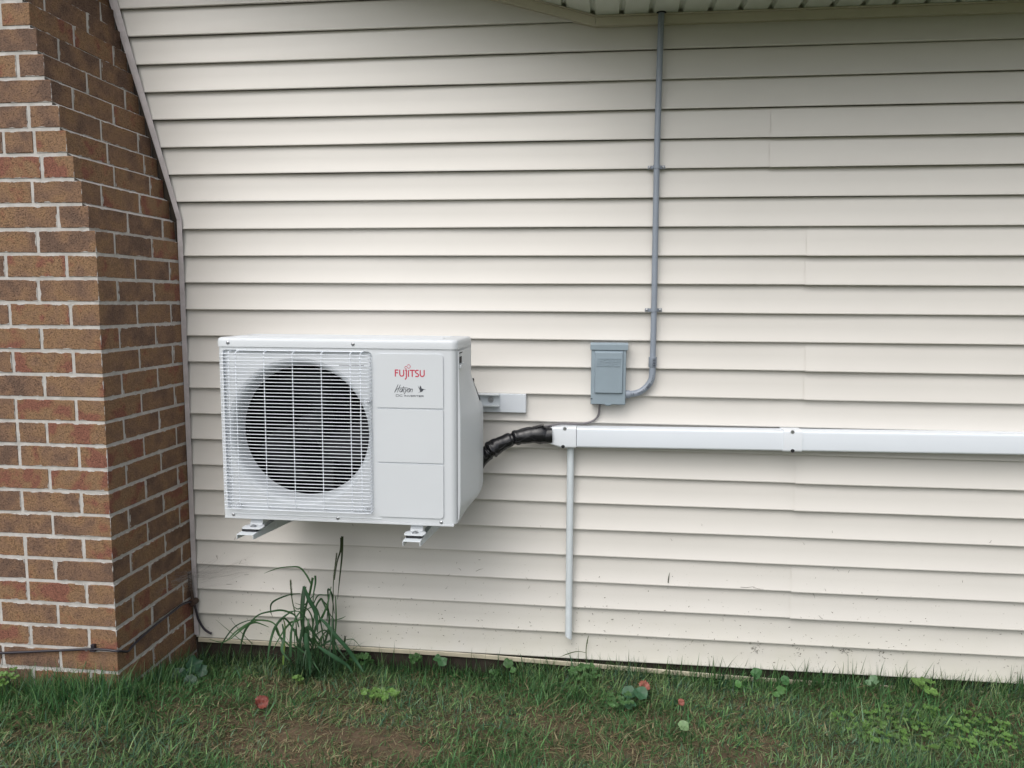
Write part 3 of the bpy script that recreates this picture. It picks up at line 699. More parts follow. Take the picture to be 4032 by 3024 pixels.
def lettering():
    y = AYF - .0042
    # FUJITSU
    m = MB(); h = .0222; x0 = -.6465; w = .0032
    A = lambda *p: list(p)
    L = []
    def put(dx, wd, lines): 
        for ln in lines: L.append([(dx + u * wd, v) for u, v in ln])
    put(.0010, .0116, [[(.15, 0), (.15, 1)], [(0.0, .94), (1, .94)], [(.2, .55), (.9, .55)]])
    put(.0172, .0128, [[(0, 1), (0, .35)] + arc(.5, .35, .5, .28, 180, 360, 8)[1:] + [(1, 1)]])
    put(.0335, .0060, [[(.85, .97), (.85, -.05), (.7, -.22), (.1, -.38)], [(.2, .94), (1.05, .94)]])
    put(.0455, .0010, [[(0, 0), (0, .97)]])
    put(.0508, .0140, [[(.5, 0), (.5, .94)], [(-.1, .93), (1.1, .93)]])
    put(.0672, .0120, [[(.95, .93), (.45, .95), (.1, .85), (.08, .68), (.3, .55), (.75, .42), (.95, .27), (.85, .1), (.5, .03), (.05, .08)]])
    put(.0838, .0128, [[(0, 1), (0, .35)] + arc(.5, .35, .5, .28, 180, 360, 8)[1:] + [(1, 1)]])
    strokes(m, [[(u, v) for u, v in ln] for ln in L], x0 - .001, 1.1795, 1.0, h, y, w * 1.12)
    # infinity mark
    cx1, cz1, cx2, cz2 = -.6095, 1.2085, -.6010, 1.2125
    inf = arc(cx2, cz2, .0052, .0058, 150, -110, 14) + [(-.6055, 1.2095)] + arc(cx1, cz1, .0042, .0042, 60, 300, 12)
    strokes(m, [inf], 0, 0, 1, 1, y, .0016)
    m.build('maker_name', M['red'], ac, recalc=False)
    # Halcyon
    m = MB(); X0, ZB = -.6480, 1.1300; h = .0125; L = []; s = .32
    def P(dx, wd, lines):
        for ln in lines: L.append([(dx + u * wd + s * v * h, v * h) for u, v in ln])
    P(.0005, .0085, [[(0, -.15), (.25, .9), (.45, 1.9)], [(1.05, -.1), (1.15, .9), (1.35, 1.85)]])
    L.append([(0.001, -.001), (.006, .0075), (.012, .0118), (.020, .0135), (.030, .0142), (.040, .0138), (.050, .0118), (.056, .0095)])
    P(.0155, .0068, [arc(.5, .42, .48, .42, 60, 330, 9), [(1.0, .85), (1.0, .02)]])
    P(.0240, .0018, [[(.2, 0), (.2, 1.5)]])
    P(.0270, .0060, [arc(.55, .42, .5, .42, 50, 310, 9)])
    P(.0335, .0070, [[(0, .85), (.35, .05)], [(1.0, .85), (.35, .0), (-.1, -.55)]])
    P(.0415, .0068, [arc(.5, .42, .48, .42, 0, 360, 14)])
    P(.0500, .0070, [[(0, 0), (.05, .85)], [(.05, .6), (.4, .85), (.8, .8), (.95, .5), (.95, 0)]])
    strokes(m, L, X0, ZB, 1, 1, y, [.0019, .0017, .0014] + [.0016] * 20)
    # humming bird: body, two wings, beak and tail as one flat print
    bx, bz = -.5720, 1.1325
    bird = [(.000, -.006), (.008, .001), (.0065, .005), (.000, .0195), (.0035, .0150), (.0062, .0105), (.0075, .0200), (.0115, .0155), (.0125, .0100), (.0160, .0095), (.0180, .0085), (.0275, .0068), (.0185, .0065), (.0170, .0035), (.0140, .0005), (.0095, -.0015), (.0055, -.002)]
    vv = [(bx + u, y - .0006, bz + v) for u, v in bird]
    def tri(pts):
        idx = list(range(len(pts))); out = []
        def ar(a, b, c): return (pts[b][0] - pts[a][0]) * (pts[c][1] - pts[a][1]) - (pts[c][0] - pts[a][0]) * (pts[b][1] - pts[a][1])
        if sum(pts[i][0] * pts[(i + 1) % len(pts)][1] - pts[(i + 1) % len(pts)][0] * pts[i][1] for i in idx) < 0: idx.reverse()
        g = 0
        while len(idx) > 3 and g < 500:
            g += 1
            for q in range(len(idx)):
                a, b, c = idx[q - 1], idx[q], idx[(q + 1) % len(idx)]
                if ar(a, b, c) <= 0: continue
                if any(ar(a, b, k) >= 0 and ar(b, c, k) >= 0 and ar(c, a, k) >= 0 for k in idx if k not in (a, b, c)): continue
                out.append((a, b, c)); idx.pop(q); break
        out.append(tuple(idx)); return out
    m.add(vv, tri(bird))
    # DC INVERTER
    L = []; h2 = .0052
    G = {'D': [[(0, 0), (0, 1), (.7, 1), (1, .75), (1, .25), (.7, 0), (0, 0)]], 'C': [[(1, .95), (.35, .97), (.03, .7), (.03, .3), (.35, .03), (1, .05)]],
         'I': [[(.5, 0), (.5, 1)]], 'N': [[(0, 0), (0, .95), (.95, .05), (.95, 1)]], 'V': [[(0, 1), (.5, .05), (1, 1)]],
         'E': [[(1, .95), (.05, .95), (.05, .05), (1, .05)], [(.1, .5), (.9, .5)]], 'R': [[(0, 0), (0, .95), (.8, .95), (.95, .7), (.8, .45), (.1, .45)], [(.5, .42), (1, 0)]], 'T': [[(0, .95), (1, .95)], [(.5, .9), (.5, 0)]]}
    X = 0
    for ch, wd in (('D', .0095), ('C', .0095), (' ', .002), ('I', .002), ('N', .0072), ('V', .0076), ('E', .0064), ('R', .0068), ('T', .0074), ('E', .0064), ('R', .0068)):
        hh = h2 * (1.15 if ch in 'DC' else .92)
        if ch != ' ':
            for ln in G[ch]: L.append([(X + u * wd, v * hh) for u, v in ln])
        X += wd + .0018
    strokes(m, L, -.6430, 1.1155, 1.0, 1, y, .00115)
    m.build('model_lettering', M['grey_print'], ac, recalc=False)
lettering()
def feet():
    for cx in (-1.134, -.584):
        m = MB()
        # pressed foot strip running out from under the pan
        m.prism([(cx - .018, -.452), (cx + .020, -.452), (cx + .034, -.500), (cx - .034, -.500)] if False else [(cx - .022, -.40), (cx + .022, -.40), (cx + .026, -.430), (cx + .034, -.445), (cx + .034, -.468), (cx + .030, -.476), (cx - .030, -.476), (cx - .034, -.468), (cx - .034, -.445), (cx - .026, -.430)], 'z', .6655, .6685)
        m.prism([(-.436, .6686), (-.424, .6925), (-.20, .6925), (-.20, .6686)], 'x', cx - .021, cx + .021)
        o = m.build('mounting_foot', M['unit'], ac, bevel=.001)
        mm = MB(); mm.cyl((cx, -.455, .6686), 'z', .011, .0015, 20, 0); mm.cyl((cx, -.455, .670), 'z', .0065, .0045, 6, 0)
        mm.build('bolt', M['steel'], o, recalc=False)
feet()

# ---------------------------------------------------------------- wall bracket + backing board
br = empty('wall_bracket', 'white steel wall bracket carrying the air conditioner, with rail and two arms', 'bracket', (-.85, -.04, .65))
m = MB(); t = .0025
m.prism([(-.036, 1.078), (-.062, 1.078), (-.062, 1.0755), (-.0385, 1.0755), (-.0385, 1.0375), (-.062, 1.0375), (-.066, 1.041), (-.068, 1.041), (-.068, 1.0355), (-.062, 1.035), (-.036, 1.035)], 'x', -1.20, -.362)
rail = m.build('rail', M['bracket'], br)
for x in (-1.15, -.395):
    m = MB(); m.cyl((x, -.0395, 1.057), 'y', .011, -.002, 20); m.cyl((x, -.0415, 1.057), 'y', .0068, -.006, 6); m.build('bolt', M['steel'], rail, recalc=False)
for cx in (-1.143, -.5855):
    m = MB(); w = .029; zt = .655; y0, y1 = -.502, -.045
    m.box(cx - w, cx + w, y0, y1, zt - .0025, zt)
    for s in (-1, 1):
        xa = cx + s * w; xb = xa - s * .0025
        v = [(x, y, z) for x in (xa, xb) for y, z in ((y0, zt - .0026), (y0, zt - .016), (y1, zt - .060), (y1, zt - .0026))]
        m.add(v, [(0, 1, 2, 3), (7, 6, 5, 4), (0, 4, 5, 1), (1, 5, 6, 2), (2, 6, 7, 3), (3, 7, 4, 0)])
    arm = m.build('arm', M['bracket'], br, bevel=.0008)
    m = MB()
    for s in (-1, 1): m.box(cx + s * w - .0012, cx + s * w + .0012, -.0448, -.0395 + .0015, zt - .055, 1.074)
    m.box(cx - w, cx + w, -.0384, -.036, zt - .055, 1.0345)
    m.build('upright', M['bracket'], br, bevel=.0008)
    m = MB(); m.cyl((cx + .012, -.455, zt - .0025), 'z', .0045, -.010, 8); m.build('bolt_end', M['steel'], arm, recalc=False)
    m = MB(); m.lathe([], 8) if False else None
    m.prism(rrect(cx - .027, cx + .027, -.471, -.43, .006, 3), 'z', .6555, .6650)
    m.build('rubber_pad', M['rubber'], arm, bevel=.0015)
    m = MB(); m.prism([(-.325 + .008 * math.cos(a), .637 + .008 * math.sin(a)) for a in [2 * math.pi * i / 14 for i in range(14)]], 'x', cx + w + .0002, cx + w + .0008)
    m.build('slot', M['board'], arm)
m = MB(); m.box(-1.24, -.265, -.0345, -.010, 1.010, 1.0785)
tag(m.build('backing_board', M['board'], None, bevel=.0015, loc=(-.75, -.02, 1.01)), 'plain white board fixed to the siding behind the bracket rail, right of the unit', 'board')

# ---------------------------------------------------------------- black wrapped line set
def hose():
    C = smooth_path([(-.53, -.15, .70), (-.475, -.14, .765), (-.425, -.115, .838), (-.400, -.105, .868), (-.368, -.095, .892), (-.327, -.085, .912), (-.278, -.078, .929), (-.234, -.072, .934), (-.200, -.068, .934), (-.165, -.064, .934)], 8)
    n = len(C); rs = []
    joints = [.36, .60, .82]
    for i in range(n):
        t = i / (n - 1); r = .031 + .004 * math.sin(t * 9)
        for j in joints: r -= .0065 * math.exp(-((t - j) / .014) ** 2)
        rs.append(r)
    # finer resample for the creases
    pts = []; rr = []
    for i in range(n - 1):
        for k in range(3):
            u = k / 3; pts.append(C[i].lerp(C[i + 1], u)); t = (i + u) / (n - 1)
            r = .0282 + .0026 * math.sin(t * 17 + 1)
            for j in joints: r -= .0060 * math.exp(-((t - j) / .011) ** 2) - .0025 * math.exp(-((t - j - .03) / .018) ** 2)
            r += .0006 * math.sin(t * 75) * math.sin(t * 31)
            if t > .84: r = .0305
            rr.append(r)
    m = MB(); m.tube(pts, rr, 28)
    # irregular wrinkles
    m.v = [(x + .0009 * math.sin(z * 90 + y * 60), y + .0009 * math.sin(x * 80 + z * 90), z + .0009 * math.sin(x * 70 + y * 90)) for x, y, z in m.v]
    root = empty('refrigerant_hose', 'thick black tape wrapped hose curving from the unit into the white duct', 'hose', (-.3, -.08, .9))
    m.build('wrapped_tube', M['tape'], root, recalc=False)
    # lengthwise tape seam, two tie bands and a flap at the duct mouth
    m = MB(); sp = []
    for i in range(6, len(pts) - 14, 2):
        sp.append(pts[i] + Vector((.004, -rr[i] * .985, -.006 - .006 * math.sin(i * .19))))
    m.tube(sp, .0012, 5); m.build('tape_seam', M['tape'], root, recalc=False)
    for j in (.36, .60):
        i = int(j * (len(pts) - 1)); d = (pts[i + 1] - pts[i - 1]).normalized()
        m = MB(); m.tube([pts[i] - d * .004, pts[i] + d * .004], [rr[i] + .0018] * 2, 28); m.build('tape_band', M['tape'], root, recalc=False)
    m = MB()
    m.tube([(-.236, -.071, .936), (-.206, -.068, .937), (-.190, -.067, .933)], [.030, .037, .032], 24)
    m.add([(-.238, -.092, .955), (-.198, -.092, .974), (-.186, -.090, .962), (-.19, -.060, .962), (-.198, -.058, .974), (-.238, -.06, .955)], [(0, 1, 2), (0, 2, 3, 5), (3, 4, 5), (1, 4, 3, 2), (0, 5, 4, 1)])
    m.build('tape_flap', M['tape'], root, recalc=True)
hose()

# ---------------------------------------------------------------- white line duct
def duct():
    root = empty('line_duct', 'long white plastic line set duct running along the siding to the right edge', 'duct', (.3, -.04, .93))
    TL = .0098    # rise per metre to the right
    def prof(h0, h1, d, r=.008):
        o = [(-.015, h0)]
        o += [(-d + r - r * math.sin(R(a)), h0 + r - r * math.cos(R(a))) for a in range(0, 91, 15)]
        o += [(-d + r - r * math.cos(R(a)), h1 - r + r * math.sin(R(a))) for a in range(0, 91, 15)]
        return o + [(-.015, h1)]
    def run(m, xa, xb, h0, h1, d, n=1, r=.008):
        p = prof(h0, h1, d, r); k = len(p); vs = []
        for i in range(n + 1):
            x = xa + (xb - xa) * i / n
            vs += [(x, y, z + TL * (x + .07)) for y, z in p]
        m.add(vs, [(i * k + j, (i + 1) * k + j, (i + 1) * k + (j + 1) % k, i * k + (j + 1) % k) for i in range(n) for j in range(k)], 0, True)
        m.add(vs[:k], [tuple(range(k))]); m.add(vs[-k:], [tuple(range(k - 1, -1, -1))])
    m = MB(); run(m, -.075, 4.15, .8925, .9645, .077, 40); m.build('duct_channel', M['duct'], root, sharp=35)
    # end fitting: collar and a taper down to the mouth
    m = MB(); run(m, -.128, -.0765, .8905, .9675, .0805)
    k = 0
    A = prof(.8905, .9675, .0805); B = prof(.9065, .9625, .078, .006)
    vs = [(-.1282, y, z + TL * -.05) for y, z in A] + [(-.1285 - .0575, y, z) for y, z in B]; k = len(A)
    m.add(vs, [(j, k + j, k + (j + 1) % k, (j + 1) % k) for j in range(k)], 0, True)
    cap = m.build('end_cap', M['cap'], root, sharp=30)
    def hole(x, z, parent, dark):
        q = MB(); q.prism([(x + .0068 * math.cos(R(a)), z + .0062 * math.sin(R(a))) for a in range(0, 360, 24)], 'y', -.0815, -.0805 + .0003)
        return q.build('screw_hole', M['blackhole'] if dark else M['steel'], parent)
    hole(-.1235, .8955, cap, True); 
    q = hole(-.118, .9615, cap, False)
    m = MB(); run(m, .651, .716, .8905, .9675, .0805)
    cp = m.build('joint_cover', M['cap'], root, sharp=35)
    hole(.684, .9025, cp, True); hole(.681, .9695, cp, False)
duct()
# ---------------------------------------------------------------- drain pipe
m = MB(); rr = .0128
ctr = [(-.0975, .90), (-.0968, .60), (-.095, .156)]
m.tube([(x, -.040, z) for x, z in ctr], rr, 24)
m.v = [(x, y, (z + (x + .095) * -.55 + .0) if z < .2 else z) for x, y, z in m.v]
mp = M['drain']
tag(m.build('drain_pipe', mp, None, recalc=False, loc=(-.095, -.04, .15)), 'thin white plastic drain pipe hanging down from the duct, cut off at an angle', 'pipe')

# ---------------------------------------------------------------- disconnect box
def dbox():
    root = empty('disconnect_box', 'grey metal electrical disconnect box with raised lettering on its lid, right of the unit', 'electrical box', (.035, -.04, 1.05))
    m = MB(); m.box(-.027, .0985, -.055, -.010, 1.050, 1.252); body = m.build('enclosure', M['box'], root, bevel=.002)
    m = MB(); m.prism([(-.012, 1.2735), (-.012, 1.2525), (-.0555, 1.2525), (-.0555, 1.248), (-.064, 1.248), (-.064, 1.268), (-.058, 1.2735)], 'x', -.0305, .104)
    m.build('rain_hood', M['box'], root, bevel=.0012)
    m = MB()
    # lid sheet and its raised field
    m.box(-.0262, .0972, -.0592, -.0553, 1.0515, 1.2475)
    m.build('lid', M['box'], root, bevel=.0012); lid = COL.objects[-1] if False else bpy.data.objects['lid']
    m = MB(); a = rrect(-.0145, .0880, 1.091, 1.2445, .003, 3); b = rrect(-.0115, .0850, 1.094, 1.2385, .003, 3); n = len(a)
    c = [(x, z) for x, z in b]
    yf = lambda z: -.0690 + .0006 * (1 if z > 1.17 else -1)
    vs = [(x, -.0593, z) for x, z in a] + [(x, -.0672, z) for x, z in b]
    m.add(vs, [(i, (i + 1) % n, n + (i + 1) % n, n + i) for i in range(n)] + [tuple(range(n, 2 * n))], 0, False)
    rf = m.build('raised_field', M['box'], lid, bevel=.0012)
    # lettering: outlined slanted capitals pressed out of the lid
    m = MB(); L = []
    # stylised outlined letters m a r s in the joined racing style of the pressing
    L += [[(0, 0), (0, 1), (.44, 1), (.44, .86)], [(0, 0), (.30, 0)], [(.12, .12), (.12, .86)], [(.19, .12), (.19, .86)], [(.30, 0), (.30, .80), (.42, .86)]]
    L += [[(.44, 1), (.80, 1), (.80, 0), (.62, 0), (.62, .86), (.52, .86)], [(.60, .55), (.42, .55), (.40, .06), (.55, 0), (.58, .3)], [(.70, .1), (.70, .9)]]
    L += [[(.87, .1), (.87, 1), (1.24, 1)], [(.87, .55), (1.22, .55), (1.24, 0), (.94, 0)], [(1.02, .95), (1.02, .58)], [(.95, .36), (1.08, .36), (1.08, .12)], [(1.08, .78), (1.24, .72)]]
    strokes(m, L, -.0065, 1.1905, .0655, .0275, -.0672, .0020, t=.0018, slant=.085)
    m.build('raised_lettering', M['box'], rf, recalc=False)
    m = MB(); m.box(.024, .048, -.0605, -.053, 1.0488, 1.0525); m.box(.028, .044, -.058, -.050, 1.0455, 1.0487); m.build('latch', M['box'], root, bevel=.0008)
    m = MB(); m.box(-.0268, -.0200, -.0600, -.0590, 1.0690, 1.0720); m.build('lid_notch', M['blackhole'], lid)
dbox()
# ---------------------------------------------------------------- conduit
def conduit():
    root = empty('conduit', 'grey plastic electrical conduit rising from the disconnect box to the soffit', 'conduit', (.19, -.03, 1.08))
    m = MB(); Y = -.034
    up = [(.1935, Y, 1.195), (.1935, Y, 1.4), (.1915, Y, 1.7), (.1900, Y, 2.0), (.1915, Y, 2.25), (.1930, Y, 2.414)]
    m.tube(smooth_path(up, 5), .0107, 20); m.build('pipe', M['pvc'], root, recalc=False)
    m = MB(); ec = smooth_path([(.1935, Y, 1.195), (.1935, Y, 1.165), (.190, Y, 1.140), (.176, Y, 1.117), (.155, Y - .002, 1.099), (.133, Y - .004, 1.090), (.112, Y - .006, 1.0875)], 6)
    m.tube(ec, .0118, 20); el = m.build('elbow', M['pvc'], root, recalc=False)
    m = MB(); m.tube([(.1935, Y, 1.186), (.1935, Y, 1.188), (.1935, Y, 1.2235)], [.0128, .0142, .0146], 24); m.build('coupling', M['pvc'], root, recalc=False)
    m = MB(); m.tube([(.0986, Y - .006, 1.0870), (.114, Y - .006, 1.0875)], [.0150, .0145], 24); m.build('box_adapter', M['pvc'], root, recalc=False)
    # black print on the elbow and coupling
    m = MB(); random.seed(5)
    def mk(c, d, a0, a1, wd, r):
        """patch of print wrapped on the front of the pipe between angles a0..a1 (0 = facing the viewer)"""
        c = Vector(c); d = Vector(d).normalized(); s = d.cross(Vector((0, -1, 0))).normalized(); f = Vector((0, -1, 0)); v = []
        for i in range(4):
            a = R(a0 + (a1 - a0) * i / 3); o = s * math.sin(a) * r + f * math.cos(a) * r
            v += [c + o - d * wd / 2, c + o + d * wd / 2]
        m.add(v, [(2 * i, 2 * i + 1, 2 * i + 3, 2 * i + 2) for i in range(3)])
    z = 1.2170
    for wd in (.0016, .0007, .0018, .0006, .0012, .0008, .0016, .0006, .0010, .0018, .0007): mk((.1935, Y, z), (0, 0, -1), -40, 8 - (5 if wd > .001 else 0), wd, .0148); z -= wd + .0016
    m.build('pipe_print', M['mark'], bpy.data.objects['coupling'], recalc=False); m = MB()
    n = len(ec)
    def at(t): i = min(n - 2, int(t * (n - 1))); u = t * (n - 1) - i; return ec[i].lerp(ec[i + 1], u), (ec[i + 1] - ec[i])
    for t0, t1, a0, a1 in ((.42, .56, -35, 12), (.86, .94, -20, 25)):
        t = t0
        while t < t1: p, d = at(t); mk(p, d, a0, a1, random.choice((.0005, .0009, .0015)), .0121); t += .0155
    for t in (.22, .255, .29, .325, .36): p, d = at(t); mk(p, d, -16, -4, .0018, .0121)
    # the maker's word along the bend, small printed letters
    word = [[(0, .9), (-.6, 1), (-1, .5), (-.6, 0), (0, .1)], [(-1.6, .7), (-2.2, .6), (-2.2, 0), (-1.6, .1)], [(-2.8, 0), (-2.8, .8)], [(-3.4, 0), (-3.4, 1)], [(-4, .1), (-4.6, .1), (-4.6, .7), (-4, .7)], [(-5.2, 0), (-5.2, .7), (-5.8, .6), (-5.8, 0)]]
    p0, d0 = at(.60)
    for ln in word:
        for (u0, v0), (u1, v1) in zip(ln[:-1], ln[1:]):
            t = .60 + (-u0) * .028; p, d = at(t); aa = -18 + v0 * 30; bb = -18 + v1 * 30
            if abs(v1 - v0) > .15: mk(p, d, min(aa, bb), max(aa, bb), .0009, .0121)
            else: mk(at(.60 - (u0 + u1) / 2 * .028)[0], d, aa - 5, aa + 5, .0022, .0121)
    m.build('pipe_print', M['mark'], el, recalc=False)
    # straps
    for (x, z) in ((.1905, 1.893), (.1925, 1.392)):
        q = MB(); pr = [(x - .0300, -.0215), (x - .0135, -.0215)] + [(x + .0125 * math.cos(R(a)), Y + .0125 * math.sin(R(a)) * 1.0) for a in range(180, 361, 20)] + [(x + .0135, -.0215), (x + .0300, -.0215)]
        vs = []
        for (px, py) in pr: vs += [(px, py, z - .006), (px, py, z + .006), (px, py + .0015, z - .006), (px, py + .0015, z + .006)]
        fs = []
        for i in range(len(pr) - 1):
            a, b = 4 * i, 4 * i + 4; fs += [(a, b, b + 1, a + 1), (a + 2, a + 3, b + 3, b + 2), (a + 1, b + 1, b + 3, a + 3), (a, a + 2, b + 2, b)]
        q.add(vs, fs); st = q.build('strap', M['pvc'], root, bevel=.0006)
        for s in (-1, 1):
            q = MB(); q.lathe([(.0052, .0), (.005, -.0014), (.0035, -.0028), (.0004, -.0034)], 16, 0, (x + s * .0235, -.0216, z)); q.build('screw', M['steel'], st, recalc=False)
    m = MB(); m.cyl((.193, Y, 2.4085), 'z', .0165, .003, 20); m.build('entry_hole', M['blackhole'], root, recalc=False)
conduit()
# ---------------------------------------------------------------- thin grey cable from the box to the duct
m = MB(); cw = smooth_path([(.0055, -.030, 1.052), (.0060, -.030, 1.035), (.004, -.028, 1.012), (-.004, -.026, .996), (-.018, -.025, .984), (-.045, -.026, .9755), (-.085, -.032, .9720), (-.13, -.042, .9735), (-.165, -.055, .9695), (-.195, -.062, .965)], 8)
m.tube(cw, [.0042 if i < 22 else .0036 for i in range(len(cw))], 12)
m.cyl((.0055, -.030, 1.0505), 'z', .009, -.004, 16)
tag(m.build('power_cable', M['whip'], None, recalc=False, loc=(0, -.03, 1.0)), 'thin grey cable looping from the bottom of the electrical box to the duct end', 'cable')
# ---------------------------------------------------------------- cable round the chimney foot
def coax():
    root = empty('coaxial_cable', 'dark cable running low around the brick chimney to a brown fitting in the corner', 'cable', (-1.7, -.52, .22))
    pts = [(-2.8, -.521, .150), (-2.315, -.521, .180), (-2.025, -.521, .206), (-1.836, -.521, .225), (-1.705, -.521, .238), (-1.640, -.521, .2400), (-1.606, -.520, .237), (-1.595, -.508, .232), (-1.594, -.470, .214), (-1.594, -.435, .222), (-1.594, -.326, .234), (-1.594, -.191, .238), (-1.594, -.109, .238), (-1.590, -.045, .222)]
    m = MB(); m.tube(smooth_path(pts, 8), .0042, 12); m.build('cable', M['coax'], root, recalc=False)
    m = MB(); m.tube(smooth_path([(-1.590, -.038, .205), (-1.585, -.036, .18), (-1.578, -.034, .145), (-1.561, -.030, .108), (-1.545, -.028, .092), (-1.528, -.026, .083)], 6), .0045, 12); m.build('cable_tail', M['coax'], root, recalc=False)
    m = MB(); m.box(-1.693, -1.680, -.5245, -.513, .236, .256); m.box(-1.696, -1.677, -.5265, -.513, .231, .2355); m.build('cable_clip', M['coax'], root, bevel=.001)
    m = MB(); m.tube([(-1.588, -.062, .221), (-1.586, -.030, .221)], [.012, .0125], 18); m.tube([(-1.600, -.05, .213), (-1.586, -.045, .213)], .010, 12); fit = m.build('round_fitting', M['rust'], root, recalc=False)
    m = MB(); m.tube([(-1.599, -.050, .345), (-1.597, -.050, .285), (-1.590, -.046, .215)], .0065, 12); m.build('brown_tube', M['rust'], root, recalc=False)
coax()

# ================================================================ PLANTS
def leafmesh(ps, name, material, parent=None): V, F, C = joinp(ps); return strips_mesh(name, V, F, C, material, parent)
def ribbon(P, W, col, fold=.35, n=7, face=(0, -1, 0)):
    pts = smooth_path(P, n); m = len(pts); ws = np.interp(np.linspace(0, len(W) - 1, m), range(len(W)), W)
    f = Vector(face); V = []; C = []
    for i, p in enumerate(pts):
        t = (pts[min(i + 1, m - 1)] - pts[max(i - 1, 0)]).normalized(); s = t.cross(f)
        s = s.normalized() if s.length > 1e-4 else Vector((1, 0, 0)); w = ws[i] * .5
        V += [p - s * w + Vector((0, fold * w, 0)), p - f * -.0 , p + s * w + Vector((0, fold * w * .8, 0))]
        k = 1.0
        C += [[c * .92 for c in col], [c * 1.25 for c in col], [c * .95 for c in col]]
    F = []
    for i in range(m - 1):
        a, b = 3 * i, 3 * i + 3; F += [(a, a + 1, b + 1, b), (a + 1, a + 2, b + 2, b + 1)]
    return np.array([tuple(v) for v in V]), np.array(F), np.array(C)
